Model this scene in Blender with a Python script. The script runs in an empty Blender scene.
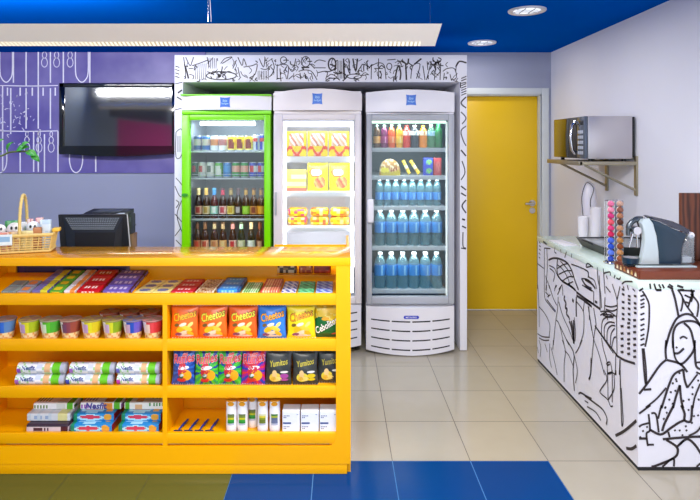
import bpy, bmesh, math, random
from mathutils import Vector, Matrix
random.seed(7)
sc = bpy.context.scene
col = sc.collection
PI = math.pi
F, CX, CY, EYE = 546.0, 340.0, 145.0, 1.6

def X(px, Y): return (px - CX) * Y / F
def Z(py, Y): return EYE + (CY - py) * Y / F

# ------------------------------------------------------------------ colours / materials
def lin(h):
    h = h.lstrip('#')
    o = []
    for i in (0, 2, 4):
        v = int(h[i:i+2], 16) / 255
        o.append(v / 12.92 if v <= .04045 else ((v + .055) / 1.055) ** 2.4)
    return tuple(o)

def new_mat(name):
    m = bpy.data.materials.new(name); m.use_nodes = True
    nt = m.node_tree
    return m, nt, nt.nodes['Principled BSDF']

def vary(nt, src, amount, scale):
    tc = nt.nodes.new('ShaderNodeTexCoord'); nz = nt.nodes.new('ShaderNodeTexNoise')
    nz.inputs['Scale'].default_value = scale; nz.inputs['Detail'].default_value = 3
    nt.links.new(tc.outputs['Object'], nz.inputs['Vector'])
    mr = nt.nodes.new('ShaderNodeMapRange')
    mr.inputs['To Min'].default_value = 1 - amount; mr.inputs['To Max'].default_value = 1 + amount
    nt.links.new(nz.outputs[0], mr.inputs['Value'])
    mx = nt.nodes.new('ShaderNodeVectorMath'); mx.operation = 'SCALE'
    if isinstance(src, tuple): mx.inputs[0].default_value = src
    else: nt.links.new(src, mx.inputs[0])
    nt.links.new(mr.outputs[0], mx.inputs['Scale'])
    return mx.outputs[0], nz

def mat(name, hexc, rough=.5, metal=0, var=.04, scale=14, coat=0, bump=0, spec=.5):
    m, nt, b = new_mat(name)
    out, nz = vary(nt, lin(hexc), var, scale)
    nt.links.new(out, b.inputs['Base Color'])
    b.inputs['Roughness'].default_value = rough; b.inputs['Metallic'].default_value = metal
    b.inputs['Specular IOR Level'].default_value = spec
    b.inputs['Coat Weight'].default_value = coat; b.inputs['Coat Roughness'].default_value = .06
    if bump:
        bp = nt.nodes.new('ShaderNodeBump'); bp.inputs['Strength'].default_value = bump; bp.inputs['Distance'].default_value = .002
        nt.links.new(nz.outputs[0], bp.inputs['Height']); nt.links.new(bp.outputs[0], b.inputs['Normal'])
    return m

def print_mat(name, rough, metal=0, coat=0):
    m, nt, b = new_mat(name)
    at = nt.nodes.new('ShaderNodeAttribute'); at.attribute_name = 'Col'
    out, nz = vary(nt, at.outputs['Color'], .06, 60)
    nt.links.new(out, b.inputs['Base Color'])
    b.inputs['Roughness'].default_value = rough; b.inputs['Metallic'].default_value = metal
    b.inputs['Coat Weight'].default_value = coat
    return m

def emit_mat(name, hexc, strength):
    m, nt, b = new_mat(name)
    b.inputs['Base Color'].default_value = (*lin(hexc), 1)
    b.inputs['Emission Color'].default_value = (*lin(hexc), 1)
    b.inputs['Emission Strength'].default_value = strength
    return m

def glass_mat(name, hexc, refl=.06, rough=.02, body=0.0, bodyhex='#ffffff'):
    """thin pane / clear plastic: transparent + fresnel gloss (+ a little diffuse body)"""
    m, nt, b = new_mat(name)
    out = nt.nodes['Material Output']
    tr = nt.nodes.new('ShaderNodeBsdfTransparent'); tr.inputs[0].default_value = (*lin(hexc), 1)
    gl = nt.nodes.new('ShaderNodeBsdfGlossy'); gl.inputs['Roughness'].default_value = rough
    lw = nt.nodes.new('ShaderNodeLayerWeight'); lw.inputs[0].default_value = .35
    mr = nt.nodes.new('ShaderNodeMapRange'); mr.inputs['To Min'].default_value = refl; mr.inputs['To Max'].default_value = .6
    pw = nt.nodes.new('ShaderNodeMath'); pw.operation = 'POWER'; pw.inputs[1].default_value = 2.5
    nt.links.new(lw.outputs['Facing'], pw.inputs[0]); nt.links.new(pw.outputs[0], mr.inputs['Value'])
    mx = nt.nodes.new('ShaderNodeMixShader')
    nt.links.new(mr.outputs[0], mx.inputs[0]); nt.links.new(tr.outputs[0], mx.inputs[1]); nt.links.new(gl.outputs[0], mx.inputs[2])
    if body:
        df = nt.nodes.new('ShaderNodeBsdfDiffuse'); df.inputs[0].default_value = (*lin(bodyhex), 1)
        m2 = nt.nodes.new('ShaderNodeMixShader'); m2.inputs[0].default_value = body
        nt.links.new(mx.outputs[0], m2.inputs[1]); nt.links.new(df.outputs[0], m2.inputs[2]); mx = m2
    nt.links.new(mx.outputs[0], out.inputs[0])
    nt.nodes.remove(b)
    return m

def tile_mat(name, hexc, grout, x0, y0, pitch, w=.004, rough=.16, spec=.5):
    m, nt, b = new_mat(name)
    N, L = nt.nodes, nt.links
    tc = N.new('ShaderNodeTexCoord'); sp = N.new('ShaderNodeSeparateXYZ'); L.new(tc.outputs['Object'], sp.inputs[0])
    def mth(op, a, bb=None):
        n = N.new('ShaderNodeMath'); n.operation = op
        for i, v in enumerate((a, bb)):
            if v is None: continue
            if isinstance(v, (int, float)): n.inputs[i].default_value = v
            else: L.new(v, n.inputs[i])
        return n.outputs[0]
    ds, ids = [], []
    for o, s in ((sp.outputs[0], x0), (sp.outputs[1], y0)):
        t = mth('DIVIDE', mth('SUBTRACT', o, s), pitch)
        ids.append(mth('FLOOR', t))
        fr = mth('FRACT', t)
        ds.append(mth('MINIMUM', fr, mth('SUBTRACT', 1.0, fr)))
    d = mth('MINIMUM', ds[0], ds[1])
    g = mth('LESS_THAN', d, w / pitch * .5)
    cb = N.new('ShaderNodeCombineXYZ'); L.new(ids[0], cb.inputs[0]); L.new(ids[1], cb.inputs[1])
    wn = N.new('ShaderNodeTexWhiteNoise'); L.new(cb.outputs[0], wn.inputs['Vector'])
    mr = N.new('ShaderNodeMapRange'); mr.inputs['To Min'].default_value = .95; mr.inputs['To Max'].default_value = 1.04
    L.new(wn.outputs['Value'], mr.inputs['Value'])
    c0, _ = vary(nt, lin(hexc), .05, 6)
    sc_ = N.new('ShaderNodeVectorMath'); sc_.operation = 'SCALE'; L.new(c0, sc_.inputs[0]); L.new(mr.outputs[0], sc_.inputs['Scale'])
    mx = N.new('ShaderNodeMix'); mx.data_type = 'RGBA'
    L.new(g, mx.inputs[0]); L.new(sc_.outputs[0], mx.inputs[6]); mx.inputs[7].default_value = (*lin(grout), 1)
    L.new(mx.outputs[2], b.inputs['Base Color'])
    rr = mth('MULTIPLY_ADD', g, .5); nn = rr.node; nn.inputs[2].default_value = rough
    L.new(rr, b.inputs['Roughness'])
    b.inputs['Specular IOR Level'].default_value = spec
    return m

def wood_mat(name, a, b_, rough=.4, scale=3.0):
    m, nt, b = new_mat(name)
    tc = nt.nodes.new('ShaderNodeTexCoord'); mp = nt.nodes.new('ShaderNodeMapping')
    mp.inputs['Scale'].default_value = (6, 6, 1.2)
    w = nt.nodes.new('ShaderNodeTexWave'); w.inputs['Scale'].default_value = scale; w.inputs['Distortion'].default_value = 9
    w.inputs['Detail'].default_value = 3
    rp = nt.nodes.new('ShaderNodeValToRGB')
    rp.color_ramp.elements[0].color = (*lin(a), 1); rp.color_ramp.elements[1].color = (*lin(b_), 1)
    nt.links.new(tc.outputs['Object'], mp.inputs[0]); nt.links.new(mp.outputs[0], w.inputs[0])
    nt.links.new(w.outputs[0], rp.inputs[0]); nt.links.new(rp.outputs[0], b.inputs['Base Color'])
    b.inputs['Roughness'].default_value = rough
    return m

def brushed_mat(name, hexc, rough=.3):
    m, nt, b = new_mat(name)
    tc = nt.nodes.new('ShaderNodeTexCoord'); mp = nt.nodes.new('ShaderNodeMapping'); mp.inputs['Scale'].default_value = (4, 4, 160)
    nz = nt.nodes.new('ShaderNodeTexNoise'); nz.inputs['Scale'].default_value = 3
    nt.links.new(tc.outputs['Object'], mp.inputs[0]); nt.links.new(mp.outputs[0], nz.inputs['Vector'])
    mr = nt.nodes.new('ShaderNodeMapRange'); mr.inputs['To Min'].default_value = rough - .06; mr.inputs['To Max'].default_value = rough + .1
    nt.links.new(nz.outputs[0], mr.inputs['Value']); nt.links.new(mr.outputs[0], b.inputs['Roughness'])
    b.inputs['Base Color'].default_value = (*lin(hexc), 1); b.inputs['Metallic'].default_value = .9
    return m

# ------------------------------------------------------------------ text cache
_tc = {}
def text_mesh(s, offset=0.0, shear=0.0):
    k = (s, offset, shear)
    if k in _tc: return _tc[k]
    cu = bpy.data.curves.new('t', 'FONT'); cu.body = s; cu.resolution_u = 2; cu.offset = offset; cu.shear = shear
    cu.align_x = 'CENTER'; cu.align_y = 'CENTER'
    o = bpy.data.objects.new('t', cu); col.objects.link(o)
    dg = bpy.context.evaluated_depsgraph_get()
    me = bpy.data.meshes.new_from_object(o.evaluated_get(dg))
    V = [(v.co.x, v.co.y) for v in me.vertices]; P = [tuple(p.vertices) for p in me.polygons]
    bpy.data.objects.remove(o); bpy.data.curves.remove(cu); bpy.data.meshes.remove(me)
    _tc[k] = (V, P)
    return _tc[k]

def text_width(s):
    V, _ = text_mesh(s)
    return max(v[0] for v in V) - min(v[0] for v in V)

def smooth_line(pts, n=4):
    if len(pts) < 3: return list(pts)
    out = []
    P = [pts[0]] + list(pts) + [pts[-1]]
    for i in range(1, len(P) - 2):
        p0, p1, p2, p3 = P[i-1], P[i], P[i+1], P[i+2]
        for k in range(n):
            t = k / n
            out.append(tuple(.5 * ((2*p1[j]) + (-p0[j]+p2[j])*t + (2*p0[j]-5*p1[j]+4*p2[j]-p3[j])*t*t + (-p0[j]+3*p1[j]-3*p2[j]+p3[j])*t**3) for j in range(len(p1))))
    out.append(tuple(pts[-1]))
    return out

# ------------------------------------------------------------------ mesh builder
class MB:
    def __init__(s): s.V, s.F, s.C, s.M = [], [], [], []
    def add(s, V, Fc, c='#ffffff', mi=0):
        b = len(s.V); s.V += [tuple(v) for v in V]
        for k, f in enumerate(Fc):
            s.F.append(tuple(b + i for i in f))
            cc = c[k] if isinstance(c, list) else c
            s.C.append(cc); s.M.append(mi)
        return s
    def box(s, x0, x1, y0, y1, z0, z1, bev=0, c='#ffffff', mi=0, seg=2, xf=None):
        bm = bmesh.new(); bmesh.ops.create_cube(bm, size=1)
        for v in bm.verts:
            v.co = ((x0+x1)/2 + v.co.x*(x1-x0), (y0+y1)/2 + v.co.y*(y1-y0), (z0+z1)/2 + v.co.z*(z1-z0))
        if bev: bmesh.ops.bevel(bm, geom=bm.edges[:], offset=bev, segments=seg, affect='EDGES', profile=.5)
        bm.verts.index_update()
        V = [v.co.copy() for v in bm.verts]
        if xf: V = [xf @ v for v in V]
        s.add(V, [[v.index for v in f.verts] for f in bm.faces], c, mi); bm.free(); return s
    def rbox(s, w, d, h, r=.004, n=(6, 4, 3), paint=None, mi=0, puff=0, o=(0, 0, 0), xf=None):
        """rounded box on its base centre; paint(face, u, v) gives the print of each patch"""
        H = (w/2, d/2, h/2)
        def ticks(hh, k):
            rr = min(r, hh*.9); a = [-hh, -hh + rr*.3, -hh + rr]; b = [hh - rr, hh - rr*.3, hh]
            m = [(-hh + rr) + (2*hh - 2*rr)*i/k for i in range(1, k)]
            return a + m + b
        T = [ticks(H[i], n[i]) for i in range(3)]
        faces = {'front': (0, 2, 1, -1), 'back': (0, 2, 1, 1), 'left': (1, 2, 0, -1), 'right': (1, 2, 0, 1), 'top': (0, 1, 2, 1), 'bottom': (0, 1, 2, -1)}
        for nm, (a, b, c_, sg) in faces.items():
            V, Fs, C = [], [], []
            na, nb = len(T[a]), len(T[b])
            for j in range(nb):
                for i in range(na):
                    p = [0, 0, 0]; p[a] = T[a][i]; p[b] = T[b][j]; p[c_] = sg*H[c_]
                    if puff and c_ == 2 and sg > 0:
                        p[2] += puff*(1-(T[a][i]/H[a])**2)*(1-(T[b][j]/H[b])**2)
                    q = [max(-H[k]+min(r, H[k]*.9), min(H[k]-min(r, H[k]*.9), p[k])) for k in range(3)]
                    dv = Vector([p[k]-q[k] for k in range(3)])
                    if dv.length > 1e-9 and not (puff and p[2] > H[2]):
                        dv = dv.normalized()*min(r, min(H)*.9)
                        p = [q[k]+dv[k] for k in range(3)]
                    v = Vector((p[0]+o[0], p[1]+o[1], p[2]+H[2]+o[2]))
                    V.append(xf @ v if xf else v)
            for j in range(nb-1):
                for i in range(na-1):
                    f = (j*na+i, j*na+i+1, (j+1)*na+i+1, (j+1)*na+i)
                    flip = (sg > 0) if c_ == 1 else (sg < 0)
                    Fs.append(f[::-1] if flip else f)
                    u = (T[a][i]+T[a][i+1])/2/(2*H[a])+.5; v_ = (T[b][j]+T[b][j+1])/2/(2*H[b])+.5
                    C.append(paint(nm, u, v_) if paint else '#ffffff')
            s.add(V, Fs, C, mi)
        return s
    def lathe(s, prof, n=20, o=(0, 0, 0), c=None, mi=0, cap=True, axis='z', paint=None, sx=1, sy=1):
        V, Fs, C = [], [], []
        for r, z in prof:
            for k in range(n):
                a = 2*PI*k/n; x, y = r*math.cos(a)*sx, r*math.sin(a)*sy
                p = (x, y, z) if axis == 'z' else ((z, x, y) if axis == 'x' else (y, z, x))
                V.append((p[0]+o[0], p[1]+o[1], p[2]+o[2]))
        for i in range(len(prof)-1):
            for k in range(n):
                k2 = (k+1) % n
                Fs.append((i*n+k, i*n+k2, (i+1)*n+k2, (i+1)*n+k))
                if paint: C.append(paint(i, (k+.5)/n))
                elif isinstance(c, list): C.append(c[i])
                else: C.append(c or '#ffffff')
        if cap:
            if prof[0][0] > 1e-6: Fs.append(tuple(range(n))[::-1]); C.append(C[0])
            if prof[-1][0] > 1e-6: Fs.append(tuple((len(prof)-1)*n+k for k in range(n))); C.append(C[-1])
        return s.add(V, Fs, C, mi)
    def tube(s, pts, r, n=8, c='#ffffff', mi=0, closed=False):
        pts = [Vector(p) for p in pts]; V, Fs = [], []
        m = len(pts); up = None
        for i, p in enumerate(pts):
            if closed: t = pts[(i+1) % m]-pts[i-1]
            else: t = pts[min(i+1, m-1)]-pts[max(i-1, 0)]
            t.normalize()
            if up is None: up = Vector((0, 0, 1)) if abs(t.z) < .9 else Vector((1, 0, 0))
            a = t.cross(up).normalized(); up = a.cross(t).normalized()
            rr = r[i] if isinstance(r, list) else r
            for k in range(n):
                an = 2*PI*k/n; V.append(p+a*math.cos(an)*rr+up*math.sin(an)*rr)
        for i in range(m if closed else m-1):
            for k in range(n):
                k2 = (k+1) % n; j = (i+1) % m
                Fs.append((i*n+k, i*n+k2, j*n+k2, j*n+k))
        if not closed: Fs += [tuple(range(n))[::-1], tuple((m-1)*n+k for k in range(n))]
        return s.add(V, Fs, c, mi)
    def prism(s, poly, a0, a1, axis='y', c='#ffffff', mi=0):
        def P(p, a): return (p[0], a, p[1]) if axis == 'y' else ((a, p[0], p[1]) if axis == 'x' else (p[0], p[1], a))
        n = len(poly); V = [P(p, a0) for p in poly]+[P(p, a1) for p in poly]
        Fs = [tuple(range(n)), tuple(range(n, 2*n))[::-1]]+[(i, n+i, n+(i+1) % n, (i+1) % n) for i in range(n)]
        return s.add(V, Fs, c, mi)
    def ribbon(s, pts, w, mp, c='#ffffff', mi=0, sm=True):
        """a drawn stroke: pts are 2-D points of a surface, mp maps them to space"""
        if sm: pts = smooth_line(pts)
        q = [pts[0]]
        for p in pts[1:]:
            if math.hypot(p[0]-q[-1][0], p[1]-q[-1][1]) > 1e-4: q.append(p)
        if len(q) < 2: return s
        V, Fs = [], []
        for i, p in enumerate(q):
            a, b = q[max(i-1, 0)], q[min(i+1, len(q)-1)]
            dx, dy = b[0]-a[0], b[1]-a[1]; l = math.hypot(dx, dy) or 1
            nx, ny = -dy/l*w/2, dx/l*w/2
            V += [mp(p[0]+nx, p[1]+ny), mp(p[0]-nx, p[1]-ny)]
        for i in range(len(q)-1): Fs.append((2*i, 2*i+1, 2*i+3, 2*i+2))
        return s.add(V, Fs, c, mi)
    def disc(s, cx, cy, rx, ry, mp, c='#ffffff', mi=0, n=14, rot=0, rings=2):
        V = [mp(cx, cy)]; Fs = []
        for k in range(1, rings+1):
            for i in range(n):
                a = 2*PI*i/n; x, y = rx*k/rings*math.cos(a), ry*k/rings*math.sin(a)
                V.append(mp(cx+x*math.cos(rot)-y*math.sin(rot), cy+x*math.sin(rot)+y*math.cos(rot)))
        for i in range(n):
            j = (i+1) % n; Fs.append((0, 1+i, 1+j))
            for k in range(1, rings): Fs.append((1+(k-1)*n+i, 1+k*n+i, 1+k*n+j, 1+(k-1)*n+j))
        return s.add(V, Fs, c, mi)
    def text(s, st, cx, cy, width, mp, c='#000000', mi=0, rot=0, offset=0, shear=0, ysc=1):
        V, P = text_mesh(st, offset, shear); k = width/text_width(st)
        ca, sa = math.cos(rot), math.sin(rot)
        W = []
        for x, y in V:
            x, y = x*k, y*k*ysc
            W.append(mp(cx+x*ca-y*sa, cy+x*sa+y*ca))
        return s.add(W, P, c, mi)
    def build(s, name, mats, parent=None, loc=(0, 0, 0), rot=(0, 0, 0), angle=38):
        me = bpy.data.meshes.new(name)
        me.from_pydata(s.V, [], s.F); me.validate(clean_customdata=False)
        if not isinstance(mats, (list, tuple)): mats = [mats]
        for m in mats: me.materials.append(m)
        n = len(me.polygons)
        if n == len(s.F):
            me.polygons.foreach_set('material_index', s.M)
            if any(c != '#ffffff' for c in s.C):
                at = me.color_attributes.new('Col', 'FLOAT_COLOR', 'CORNER')
                buf = []; cache = {}
                for p, c in zip(me.polygons, s.C):
                    if c not in cache: cache[c] = (*lin(c), 1.0)
                    buf += list(cache[c])*len(p.vertices)
                at.data.foreach_set('color', buf)
        else: print('MESH CHANGED', name, n, len(s.F))
        bm = bmesh.new(); bm.from_mesh(me); bmesh.ops.remove_doubles(bm, verts=bm.verts[:], dist=1e-6); bmesh.ops.recalc_face_normals(bm, faces=bm.faces[:]); bm.to_mesh(me); bm.free()
        me.polygons.foreach_set('use_smooth', [True]*len(me.polygons))
        me.set_sharp_from_angle(angle=math.radians(angle)); me.update()
        o = bpy.data.objects.new(name, me); col.objects.link(o)
        o.location = loc; o.rotation_euler = rot
        if parent: o.parent = parent
        return o

def tag(o, label, cat, group=None):
    o['label'] = label; o['category'] = cat
    if group: o['group'] = group
    nw = len(label.split())
    if not 4 <= nw <= 16: print('LABEL LENGTH', nw, label)
    return o
def thing(name, label, cat, loc=(0, 0, 0), rotz=0, group=None):
    o = bpy.data.objects.new(name, None); col.objects.link(o); o.empty_display_size = .05
    o.location = loc; o.rotation_euler = (0, 0, rotz)
    return tag(o, label, cat, group)
def struct(o): o['kind'] = 'structure'; return o
def dup(root, loc, label, group=None, rot=None):
    r = root.copy(); col.objects.link(r); r.location = loc
    if rot is not None: r.rotation_euler = rot
    tag(r, label, root['category'], group or root.get('group'))
    for ch in list(root.children):
        c = ch.copy(); col.objects.link(c); c.parent = r
        for g in list(ch.children):
            d = g.copy(); col.objects.link(d); d.parent = c
    return r
ORD = ['first', 'second', 'third', 'fourth', 'fifth', 'sixth', 'seventh', 'eighth', 'ninth', 'tenth', 'eleventh', 'twelfth', 'thirteenth', 'fourteenth', 'fifteenth']

# ------------------------------------------------------------------ materials
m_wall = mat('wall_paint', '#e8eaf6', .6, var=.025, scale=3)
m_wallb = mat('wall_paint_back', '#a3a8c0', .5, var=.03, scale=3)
m_ceil = mat('ceiling_blue_paint', '#0054ba', .4, var=.04, scale=2, spec=.0)
m_white = mat('white_laminate', '#eceaf0', .35, var=.02)
m_counterwhite = mat('printed_white_laminate', '#e4e4ee', .4, var=.015)
m_ink = mat('black_ink', '#2a2024', .5, var=.1)
m_worktop = mat('pale_glass_worktop', '#dcefe6', .15, var=.02, coat=.3)
m_yellow = mat('yellow_laminate', '#ffb400', .28, var=.015, scale=4, coat=.1, spec=.35)
m_ytop = mat('yellow_gloss_top', '#f4a800', .12, .45, var=.015, scale=4, coat=.12)
m_dooryel = mat('yellow_door_paint', '#f2c512', .35, var=.03, scale=3)
m_frame = mat('pale_door_frame', '#d5dcdf', .4, var=.03)
m_steel = brushed_mat('brushed_steel', '#c9c4c6', .32)
m_chrome = mat('chrome', '#d8d8dc', .15, 1, var=.02)
m_brass = mat('tarnished_metal', '#a9a08a', .35, .8, var=.1)
m_black = mat('black_plastic', '#121316', .35, var=.1)
m_blackgl = mat('black_gloss', '#07080c', .08, var=.05, coat=.6)
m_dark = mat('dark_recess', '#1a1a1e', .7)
m_fwhite = mat('fridge_white', '#e2e1e9', .3, var=.02)
m_fgreen = mat('fridge_green', '#7ee000', .3, var=.03)
m_fgrey = mat('fridge_grey', '#a9adb6', .35, var=.03)
m_liner = mat('fridge_liner_white', '#f2f2f6', .4, var=.02)
m_linerg = mat('fridge_liner_grey', '#7e8894', .45, var=.05)
m_linerd = mat('fridge_liner_dark', '#34555f', .45, var=.05)
m_shelf = mat('shelf_grey', '#b9c0c8', .4, var=.03)
m_glass = glass_mat('door_glass', '#f4f8f8', .05)
m_clear = glass_mat('clear_plastic', '#bfe2ea', .08, .05, .22, '#86bccb')
m_tank = glass_mat('tank_plastic', '#dfe6ea', .1, .05, .15, '#c8d4dc')
m_film = print_mat('printed_film', .32)
m_paper = print_mat('printed_card', .5)
m_can = print_mat('printed_can', .28, .12)
m_bottle = print_mat('bottle_glass', .12, 0, .4)
m_purple = None
m_green = mat('leaf_green', '#3a8c2c', .4, var=.25, scale=25)
m_stem = mat('plant_stem', '#5a6a3a', .6)
m_wicker = mat('wicker', '#d9bd72', .6, var=.2, scale=80)
m_wood = wood_mat('reddish_wood', '#38190e', '#6c3a24', scale=1.6)
m_woodp = mat('wooden_box_stain', '#6e3018', .4, var=.12, scale=20)
m_cab = wood_mat('cabinet_wood', '#7a5230', '#9a6c42')
m_navy = mat('navy_plastic', '#0b2c40', .3, var=.05, coat=.3)
m_silver = mat('silver_plastic', '#c4d2d6', .28, .25, var=.03)
m_tube = emit_mat('lamp_tube', '#f4f8ff', 6)
m_led = emit_mat('led_strip', '#fdf6ff', 2.4)
m_pot = mat('pot_grey', '#8a8784', .6)
# ================================================================== ROOM
YB, XR, XL, HC = 5.23, 2.02, -3.4, 2.487
YN = -2.6
# floor: beige tiles with blue and green inlays
GX, GY, GP = .265, 2.765, .395
m_t0 = tile_mat('beige_tile', '#aaa393', '#554c40', GX, GY, GP, spec=.7)
m_t1 = tile_mat('blue_tile', '#003c7c', '#4a80b4', GX, GY, GP, spec=.08)
m_t2 = tile_mat('green_tile', '#535b2a', '#3c4526', GX, GY, GP, spec=.35)
b = MB()
bx0, bx1, by0 = GX-2*GP, GX+2*GP, GY-4*GP
def quad(x0, x1, y0, y1, mi): b.add([(x0, y0, 0), (x1, y0, 0), (x1, y1, 0), (x0, y1, 0)], [(0, 1, 2, 3)], mi=mi)
quad(XL, XR, GY, YB+.12, 0); quad(bx1, XR, YN, GY, 0); quad(XL, bx1, YN, by0, 0)
quad(bx0, bx1, by0, GY, 1); quad(XL, bx0, by0, GY, 2)
struct(b.build('floor', [m_t0, m_t1, m_t2]))
b = MB(); b.box(XL, XR, YN, YB+.12, HC, HC+.1); struct(b.build('ceiling', m_ceil))
b = MB(); b.box(XR, XR+.1, YN, YB+.12, 0, HC); struct(b.build('wall_right', m_wall))
# door opening in the back wall
DX0, DX1, DZ = 1.08, 1.925, 2.085
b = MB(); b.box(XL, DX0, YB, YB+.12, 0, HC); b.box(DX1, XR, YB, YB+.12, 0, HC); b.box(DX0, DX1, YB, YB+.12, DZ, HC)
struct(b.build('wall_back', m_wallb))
m_leftw = mat('grey_blue_wall', '#8d9aa8', .6)
m_mag = mat('magenta_reflection_patch', '#e0148c', .6)
b = MB(); b.box(XL-.1, XL, YN, YB+.12, 0, HC)
b.add([(XL+.002, -.9, 1.42), (XL+.002, 1.9, 1.42), (XL+.002, 1.9, 2.0), (XL+.002, -.9, 2.0)], [(0, 1, 2, 3)], mi=1)  # magenta and navy patches added out of view for the television to reflect
b.add([(XL+.002, -.5, 2.02), (XL+.002, 2.2, 2.02), (XL+.002, 2.2, 2.4), (XL+.002, -.5, 2.4)], [(0, 1, 2, 3)], mi=2)
struct(b.build('wall_left', [m_leftw, m_mag, mat('navy_reflection_patch', '#101440', .6)]))
# door
door = thing('door_1', 'yellow door in a pale frame', 'door', (0, 0, 0)); struct(door)
b = MB()
for x0, x1, z0, z1 in ((DX1, DX1+.07, 0, DZ+.06), (DX0-.07, DX0, 0, DZ+.06), (DX0, DX1, DZ, DZ+.06)):
    b.box(x0, x1, YB-.018, YB, z0, z1, .003)
b.box(DX1-.012, DX1, YB, YB+.1, 0, DZ); b.box(DX0, DX0+.012, YB, YB+.1, 0, DZ); b.box(DX0, DX1, YB, YB+.1, DZ-.012, DZ)
b.build('door_frame', m_frame, door)
b = MB(); b.box(DX0+.014, DX1-.014, YB+.06, YB+.1, .008, DZ-.014, .002); b.build('door_leaf', m_dooryel, door)
hx, hz, hy = X(532, YB+.06), Z(203, YB+.06), YB+.06
b = MB(); b.lathe([(.031, -.009), (.031, 0)], 20, (hx, hy, hz), axis='y'); b.tube([(hx, hy, hz), (hx, hy-.05, hz), (hx-.01, hy-.055, hz), (hx-.085, hy-.055, hz-.002)], .012, 10)
hd = b.build('door_handle', m_chrome, door)
b = MB(); b.lathe([(.029, -.008), (.029, 0)], 20, (hx, hy, hz-.072), axis='y'); b.build('lock', m_chrome, door)

# purple printed wall panel
m_purple, nt, bs = new_mat('purple_print')
tc = nt.nodes.new('ShaderNodeTexCoord'); nz = nt.nodes.new('ShaderNodeTexNoise'); nz.inputs['Scale'].default_value = 1.3; nz.inputs['Detail'].default_value = 4
rp = nt.nodes.new('ShaderNodeValToRGB'); e = rp.color_ramp.elements
e[0].position = .35; e[0].color = (*lin('#5c519f'), 1); e[1].position = .68; e[1].color = (*lin('#9d93cd'), 1)
mpn = nt.nodes.new('ShaderNodeMapping'); mpn.inputs['Location'].default_value = (1.4, 0, .35)
nt.links.new(tc.outputs['Object'], mpn.inputs[0]); nt.links.new(mpn.outputs[0], nz.inputs['Vector'])
nt.links.new(nz.outputs[0], rp.inputs[0]); nt.links.new(rp.outputs[0], bs.inputs['Base Color']); bs.inputs['Roughness'].default_value = .35
m_whiteink = mat('white_print', '#f2eeff', .5)
b = MB(); PY = YB-.02
b.box(-3.3, X(205, PY), PY, YB-.001, Z(173, PY), HC-.002, 0, mi=0)
mp = lambda px, py: (X(px, PY), PY-.0012, Z(py, PY))
def up(px, py, s=3.705): return (px/s, 45+py/s)
for x, y0, y1 in ((50, 5, 140), (97, 5, 150), (142, 5, 310), (187, 5, 140), (235, 5, 140), (97, 160, 310), (187, 160, 310), (142, 320, 470), (165, 330, 470), (125, 320, 470), (75, 400, 470), (215, 320, 470), (355, 400, 470), (333, 5, 140), (10, 150, 470), (40, 160, 330)):
    b.ribbon([up(x, y0), up(x, y1)], 1.3, mp, mi=1)
for x0, x1, y0, yb in ((0, 46, 5, 138), (280, 327, 5, 138), (258, 306, 405, 473), (-25, 25, 380, 473)):
    b.ribbon([up(x0, y0), up(x0, yb-40), up(x0+8, yb-12), up((x0+x1)/2, yb), up(x1-8, yb-12), up(x1, yb-40), up(x1, y0)], 1.1, mp, mi=1)
for x, y in ((165, 15), (210, 15), (260, 15), (145, 330), (190, 330), (100, 330)):
    for k, (ry, rx) in enumerate(((9, 5), (12, 8), (17, 11))):
        cy = y + (0, 22, 50)[k]
        b.ribbon([up(x+rx*math.cos(t*PI/5), cy+ry*math.sin(t*PI/5)) for t in range(11)], .7, mp, mi=1)
for y in (150, 318): b.ribbon([up(0, y), up(110, y+2), up(215, y)], .9, mp, mi=1)
for x in (75, 120, 160, 205, 28): b.ribbon([up(x, 158), up(x, 188)], 1.4, mp, mi=1)
for x in (28, 72, 118, 305): b.disc(*up(x, 14), .9, .9, mp, mi=1, n=8)
rnd = random.Random(5)
for k in range(90):   # printed sparkle of small white marks low on the left
    x, y = rnd.gauss(40, 50), rnd.gauss(260, 70)
    if 0 < x < 150 and 160 < y < 400:
        a = rnd.random()*6; l = rnd.uniform(3, 12)
        b.ribbon([up(x, y), up(x+l*math.cos(a), y+l*math.sin(a))], .6, mp, mi=1, sm=False)
struct(b.build('trim_1', [m_purple, m_whiteink]))

# ================================================================== WHITE SURROUND OF THE FRIDGES
PF = 4.24
sur = thing('fridge_surround', 'white box surround with black line drawings framing the three fridges', 'surround', (0, PF, 0))
def loc(mp0, o): return lambda a, c: tuple(Vector(mp0(a, c))-Vector(o))
o0 = (0, PF, 0)
mpS = lambda px, py: (X(px, PF), -.0012, Z(py, PF))
ST = []   # strokes in photo coordinates, (points, width px)
def crop(ox, oy, s, lines, w=1.0):
    for l in lines: ST.append(([(ox+p[0]/s, oy+p[1]/s) for p in l], w))
crop(175, 50, 7, [[(60,50),(70,120),(75,200)],[(75,50),(105,110),(120,80),(130,50)],[(95,130),(130,130)],[(100,170),(130,180),(125,205)],[(120,110),(180,90),(230,70)],[(225,50),(240,120)],
  [(250,170),(310,150),(320,185),(290,190)],[(330,190),(370,150),(410,165)],[(320,95),(350,60),(400,50),(330,95)],[(405,130),(430,70)],[(440,50),(470,110),(480,60),(500,110)],[(480,120),(540,110),(575,100),(560,170),(520,195)],[(455,190),(440,120)],[(590,60),(620,120),(630,50)],[(660,190),(690,150),(670,120)],[(600,130),(640,135),(680,100)]])
crop(175, 50, 7, [[(70,110),(82,150),(95,200)],[(300,170),(315,178),(300,186)]], 2.0)
crop(175, 50, 7, [[(325+105*math.cos(t*PI/8), 180+28*math.sin(t*PI/8)) for t in range(17)]], 1.2)
for x in range(148, 226, 14): crop(175, 50, 7, [[(x, 95), (x-4, 205)]], .6)
for x in range(238, 300, 13): crop(175, 50, 7, [[(x, 58), (x-3, 130)]], .6)
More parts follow.
